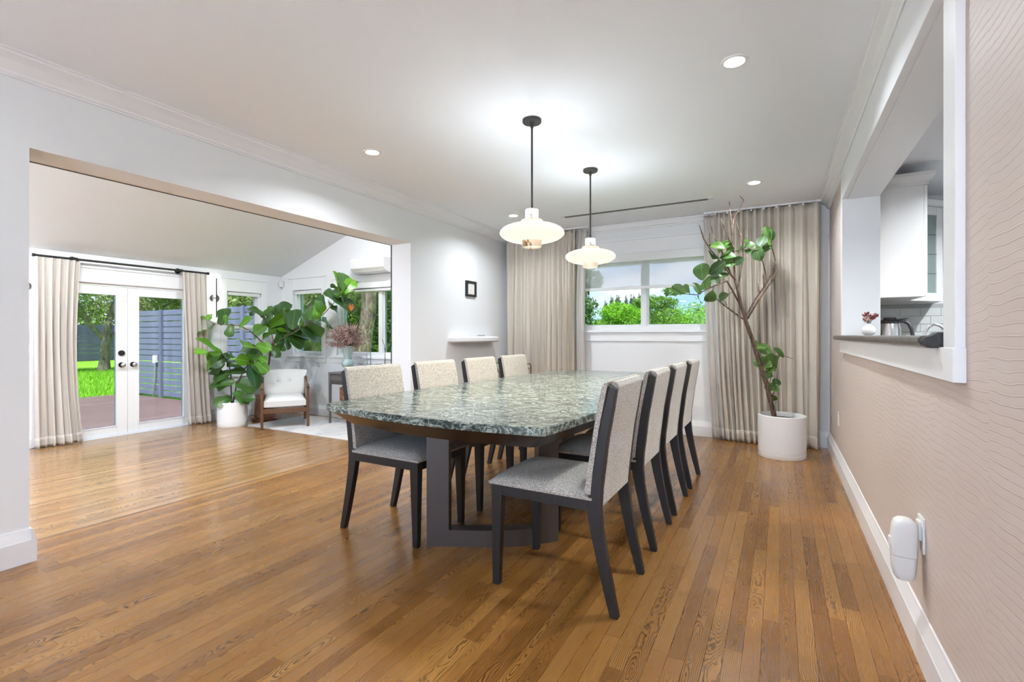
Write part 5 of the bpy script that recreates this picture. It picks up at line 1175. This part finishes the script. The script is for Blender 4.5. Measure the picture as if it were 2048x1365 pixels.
# the gnarled tree on the lawn
tree('lawn_tree', 'gnarled grey-barked tree standing on the lawn outside the french doors', (-24.96, 9.48, ZG),
     ([(0, 0, -.05), (.04, .02, .5), (0, .05, 1.0), (.05, .1, 1.45)], [.24, .18, .165, .16]),
     [([(.05, .1, 1.35), (-.1, .75, 1.9), (-.2, 1.5, 2.3), (-.2, 2.4, 2.9), (0, 3.4, 3.6)], [.10, .085, .075, .06, .04]), ([(0, .1, 1.4), (.2, .1, 2.1), (.1, .35, 2.9), (.3, .55, 3.6), (.2, .3, 4.6)], [.13, .12, .11, .085, .05]),
      ([(0, 0, 1.4), (.1, -.5, 2.0), (.2, -.9, 2.7), (.3, -1.3, 3.6), (.2, -2.0, 4.4)], [.10, .085, .07, .06, .03]), ([(.2, -.85, 2.6), (.3, -1.6, 3.2), (.2, -2.6, 3.7)], [.08, .06, .03]), ([(.1, .35, 2.8), (.2, 1.1, 3.5), (.2, 1.9, 4.2)], [.10, .08, .04])],
     [((.2, -1.6, 4.2), (1.8, 1.8, 1.1)), ((.2, .6, 4.9), (2.0, 2.0, 1.3)), ((0, 2.8, 4.2), (1.8, 2.0, 1.2)), ((-.3, -1.4, 2.6), (1.0, .9, .55)), ((.3, 2.6, 3.0), (.9, .9, .6))], 14000, .085, MAT['fol_olive'], 31)
# trees beyond the far fence
k = 0
for (x, y, h_, r_, mt, lb) in ((-42, 4, 7.5, 4.2, 'fol_dark', 'dark dense tree beyond the far fence behind the left door pane'), (-43, 11, 8.5, 4.5, 'fol_mid', 'green tree beyond the far fence behind the gnarled tree'), (-44, 19, 8, 4.6, 'fol_olive', 'olive toned tree beyond the far fence'), (-40, 27, 8.5, 4.8, 'fol_mid', 'broad green tree seen over the slat fence'), (-33, 34, 9, 5, 'fol_dark', 'dark tree seen over the slat fence near the narrow window')):
    k += 1
    tree('background_tree', lb, (x, y, ZG), ([(0, 0, 0), (.1, .1, h_ * .5), (0, 0, h_ * .8)], [.3, .24, .1]), [], [((0, 0, h_ * .62), (r_, r_, h_ * .42)), ((1, -1.5, h_ * .35), (r_ * .8, r_ * .8, h_ * .3)), ((0, 2, h_ * .3), (r_ * .8, r_ * .8, h_ * .28))], 14000, .13, MAT[mt], 50 + k, 'trees beyond the fences', shell=.35)
tree('background_tree', 'olive toned tree just behind the slat fence', (-21, 13.5, ZG), ([(0, 0, 0), (.1, .1, 2), (.3, 0, 4)], [.2, .16, .08]), [], [((0, 0, 3.6), (3.0, 2.6, 1.6)), ((2, -1, 2.6), (2.2, 2, 1.1))], 12000, .09, MAT['fol_olive'], 61, 'trees beyond the fences')
# big double trunk outside the wide window and dark greenery behind
tree('big_trunk_tree', 'massive twin-trunked tree outside the wide sunroom window', (-11.55, 11.0, ZG), ([(0, 0, -.05), (.05, .05, 1.0), (.18, .18, 2.4), (.22, .22, 4.0), (.2, .2, 6.5)], [.30, .25, .23, .24, .22]),
     [([(-.15, -.15, -.05), (-.35, -.35, 1.4), (-.62, -.62, 2.6), (-.85, -.85, 4.2), (-1.0, -1.0, 6.5)], [.30, .27, .25, .24, .20])], [((0, 3.0, 8.5), (3, 2, 1.2))], 2500, .14, MAT['fol_mid'], 71)
for q, (x, y, h_, r_, mt, lb) in enumerate(((-19.5, 23, 6.5, 3.6, 'fol_dark', 'dark woodland tree seen right of the big trunk'), (-24, 22.5, 6.5, 3.6, 'fol_mid', 'green woodland tree seen between the sunroom windows'), (-28.5, 22, 6.5, 3.8, 'fol_olive', 'olive woodland tree filling the corner window'), (-33, 22.5, 6, 3.5, 'fol_mid', 'green woodland tree at the left of the corner window'), (-15.5, 24, 7, 3.8, 'fol_mid', 'green woodland tree hidden partly by the opening jamb'))):
    tree('woodland_tree', lb, (x, y, ZG), ([(0, 0, 0), (.15, .1, h_ * .4), (0, 0, h_ * .8)], [.25, .2, .1]), [([(.0, 0, h_ * .3), (.8, -.5, h_ * .6)], [.12, .05])], [((0, 0, h_ * .6), (r_, r_, h_ * .42)), ((-1, -.8, h_ * .28), (r_ * .8, r_ * .6, h_ * .24)), ((1.5, -.5, h_ * .22), (r_ * .6, r_ * .6, h_ * .2))], 15000, .11, MAT[mt], 80 + q, 'woodland behind the sunroom', shell=.3)
tree('woodland_tree', 'slim pale trunk standing before the woodland in the corner window', (-21.4, 17.2, ZG), ([(0, 0, 0), (.06, .06, 1.2), (.25, .2, 2.2)], [.24, .2, .17]), [([(.1, .1, 1.1), (-.3, -.2, 1.9), (-.6, -.4, 3)], [.14, .12, .08])], [((0, 0, 4.2), (2.2, 2.2, 1.5))], 3500, .14, MAT['fol_olive'], 95, 'woodland behind the sunroom')

# seen through the dining window
def at(u, v, y):
    l = (u - 1024) / FPX; dx = -math.sin(YAW) + math.cos(YAW) * l; dy = math.cos(YAW) + math.sin(YAW) * l; return Vector((dx * y / dy, y, H - (v - 671) / FPX * y / dy))
p_ = at(1250, 640, 30)
tree('flame_tree', 'low spreading bright green tree outside the dining window', (p_.x, p_.y, ZG), ([(0, 0, 0), (.1, 0, 1.2), (.3, 0, 2)], [.25, .2, .12]), [], [((-.9, 0, 1.9), (1.7, 1.4, .75)), ((.8, 0, 2.5), (1.6, 1.4, .75)), ((-.2, -.4, 3.0), (1.3, 1.2, .6)), ((2.2, .3, 2.0), (1.3, 1.2, .7)), ((-2.4, .3, 1.4), (1.2, 1.2, .6)), ((0, -.5, 1.1), (3.0, 1.2, .9))], 20000, .085, MAT['fol_bright'], 101, aspect=.4)
ORD = ['first', 'second', 'third', 'fourth', 'fifth', 'sixth', 'seventh', 'eighth', 'ninth']
for q, (u, top) in enumerate(((1212, 603), (1221, 592), (1229, 590), (1238, 593), (1250, 594), (1259, 590), (1268, 592), (1277, 588), (1285, 596))):
    p_ = at(u, top, 46); hh = p_.z - ZG
    tree('cypress', ORD[q] + ' grey-green cypress from the left in the row behind the bright tree', (p_.x, 46 + (q % 3) * .4, ZG), ([(0, 0, 0), (0, 0, hh * .9)], [.12, .03]), [], [((0, 0, hh * .5), (.42, .42, hh * .42)), ((0, 0, hh * .72), (.24, .24, hh * .28))], 4500, .085, MAT['fol_cypress'], 110 + q, 'cypress row', shell=.3)
p_ = at(1178, 640, 17)
tree('background_tree', 'dark glossy tree at the left edge of the dining window', (p_.x - .3, p_.y, ZG), ([(0, 0, 0), (.1, 0, 1.5), (0, 0, 3.2)], [.15, .12, .06]), [([(0, 0, 2.6), (.3, 0, 3.4), (.5, 0, 4.0)], [.06, .04, .02])], [((-.1, 0, 1.6), (.65, .7, 1.1)), ((.0, 0, 2.6), (.62, .5, .45)), ((.35, 0, 3.55), (.5, .4, .42)), ((-.2, 0, 3.1), (.5, .4, .4))], 6000, .065, MAT['fol_dark'], 121, aspect=.4)
p_ = at(1326, 640, 26)
tree('background_tree', 'tall airy green tree right of the dining window mullion', (p_.x, p_.y, ZG), ([(0, 0, 0), (.05, 0, 1.6), (.1, 0, 3.4)], [.14, .10, .05]), [([(0, 0, 1.4), (-.5, 0, 2.4), (-.8, 0, 3.2)], [.07, .05, .03]), ([(0, 0, 1.6), (.5, 0, 2.6)], [.06, .03])], [((0, 0, 1.6), (1.25, 1, .9)), ((.2, -.2, 2.5), (.9, .8, .55)), ((-.3, 0, 3.25), (1.15, .8, .38)), ((-1.0, .1, 3.3), (.6, .5, .3)), ((.85, 0, 2.1), (.6, .6, .5)), ((.4, .5, 3.9), (.5, .4, .3))], 14000, .06, MAT['fol_mid'], 131)
p_ = at(1398, 640, 30)
pm = thing('palm_tree', 'shaggy palm at the right edge of the dining window', 'tree', (p_.x, p_.y, ZG)); G().tube([(0, 0, 0), (.05, 0, 1.8), (0, 0, 3.0)], [.16, .13, .12], 10).build('trunk', MAT['bark_out'], pm)
for k in range(22):
    a = k * 2.399; el = .9 - 1.7 * (k / 22); g = G(); pts = []
    for j in range(7):
        f = j / 6; rr_ = 1.15 * f; pts.append(Vector((math.cos(a) * math.cos(el) * rr_, math.sin(a) * math.cos(el) * rr_, 3.0 + math.sin(el) * rr_ - .5 * f * f)))
    for j in range(6):
        p0_, p1_ = pts[j], pts[j + 1]; d = (p1_ - p0_).normalized(); sd_ = d.cross(Vector((0, 0, 1))).normalized()
        for q in range(3):
            c_ = p0_.lerp(p1_, q / 3)
            for s in (-1, 1): g.add([c_, c_ + d * .04, c_ + sd_ * s * .20 + d * .16 - Vector((0, 0, .08))], [(0, 1, 2)])
    g.tube(pts, .012, 4); o = g.build('frond', MAT['fol_mid'], pm, fix=False)
for q, (u, y, h_, w_, mt) in enumerate(((1200, 24, 1.75, 1.2, 'fol_mid'), (1235, 22, 1.35, 1.3, 'fol_bright'), (1275, 24, 1.6, 1.2, 'fol_mid'), (1310, 21, 1.55, 1.2, 'fol_mid'), (1345, 22, 1.9, 1.2, 'fol_mid'), (1375, 23, 2.1, 1.2, 'fol_bright'), (1405, 22, 2.2, 1.2, 'fol_bright'), (1430, 24, 2.3, 1.3, 'fol_mid'), (1150, 24, 2.2, 1.4, 'fol_dark'))):
    p_ = at(u, 640, y)
    words = ['leafy shrub at the left under the cypress row', 'bright shrub below the spreading tree', 'leafy shrub just left of the mullion', 'leafy shrub just right of the mullion', 'leafy shrub below the airy tree', 'bright shrub right of the airy tree', 'bright shrub below the palm', 'leafy shrub hidden by the right curtain', 'dark shrub hidden by the left curtain'][q]
    tree('garden_shrub', words + ' outside the dining window', (p_.x, y, ZG), None, [], [((0, 0, h_ * .6), (w_, w_ * .8, h_ * .62 + .25)), ((.6, -.2, h_ * .5), (w_ * .7, w_ * .6, h_ * .5))], 6000, .055, MAT[mt], 140 + q, 'shrubs outside the dining window', cat='shrub')
for q, (x, y, h_, r_) in enumerate(((-26, 58, 7, 7), (-14, 60, 6, 7), (-2, 60, 6.5, 7))):
    tree('background_tree', ['distant tree line behind the left window pane', 'distant tree line behind the window mullion', 'distant tree line behind the palm'][q], (x, y, ZG), ([(0, 0, 0), (0, 0, h_ * .6)], [.3, .2]), [], [((0, 0, h_ * .25), (r_, 3, h_ * .28)), ((3, 0, h_ * .2), (r_ * .6, 3, h_ * .24))], 12000, .15, MAT['fol_mid'], 160 + q, 'distant trees', shell=.3)
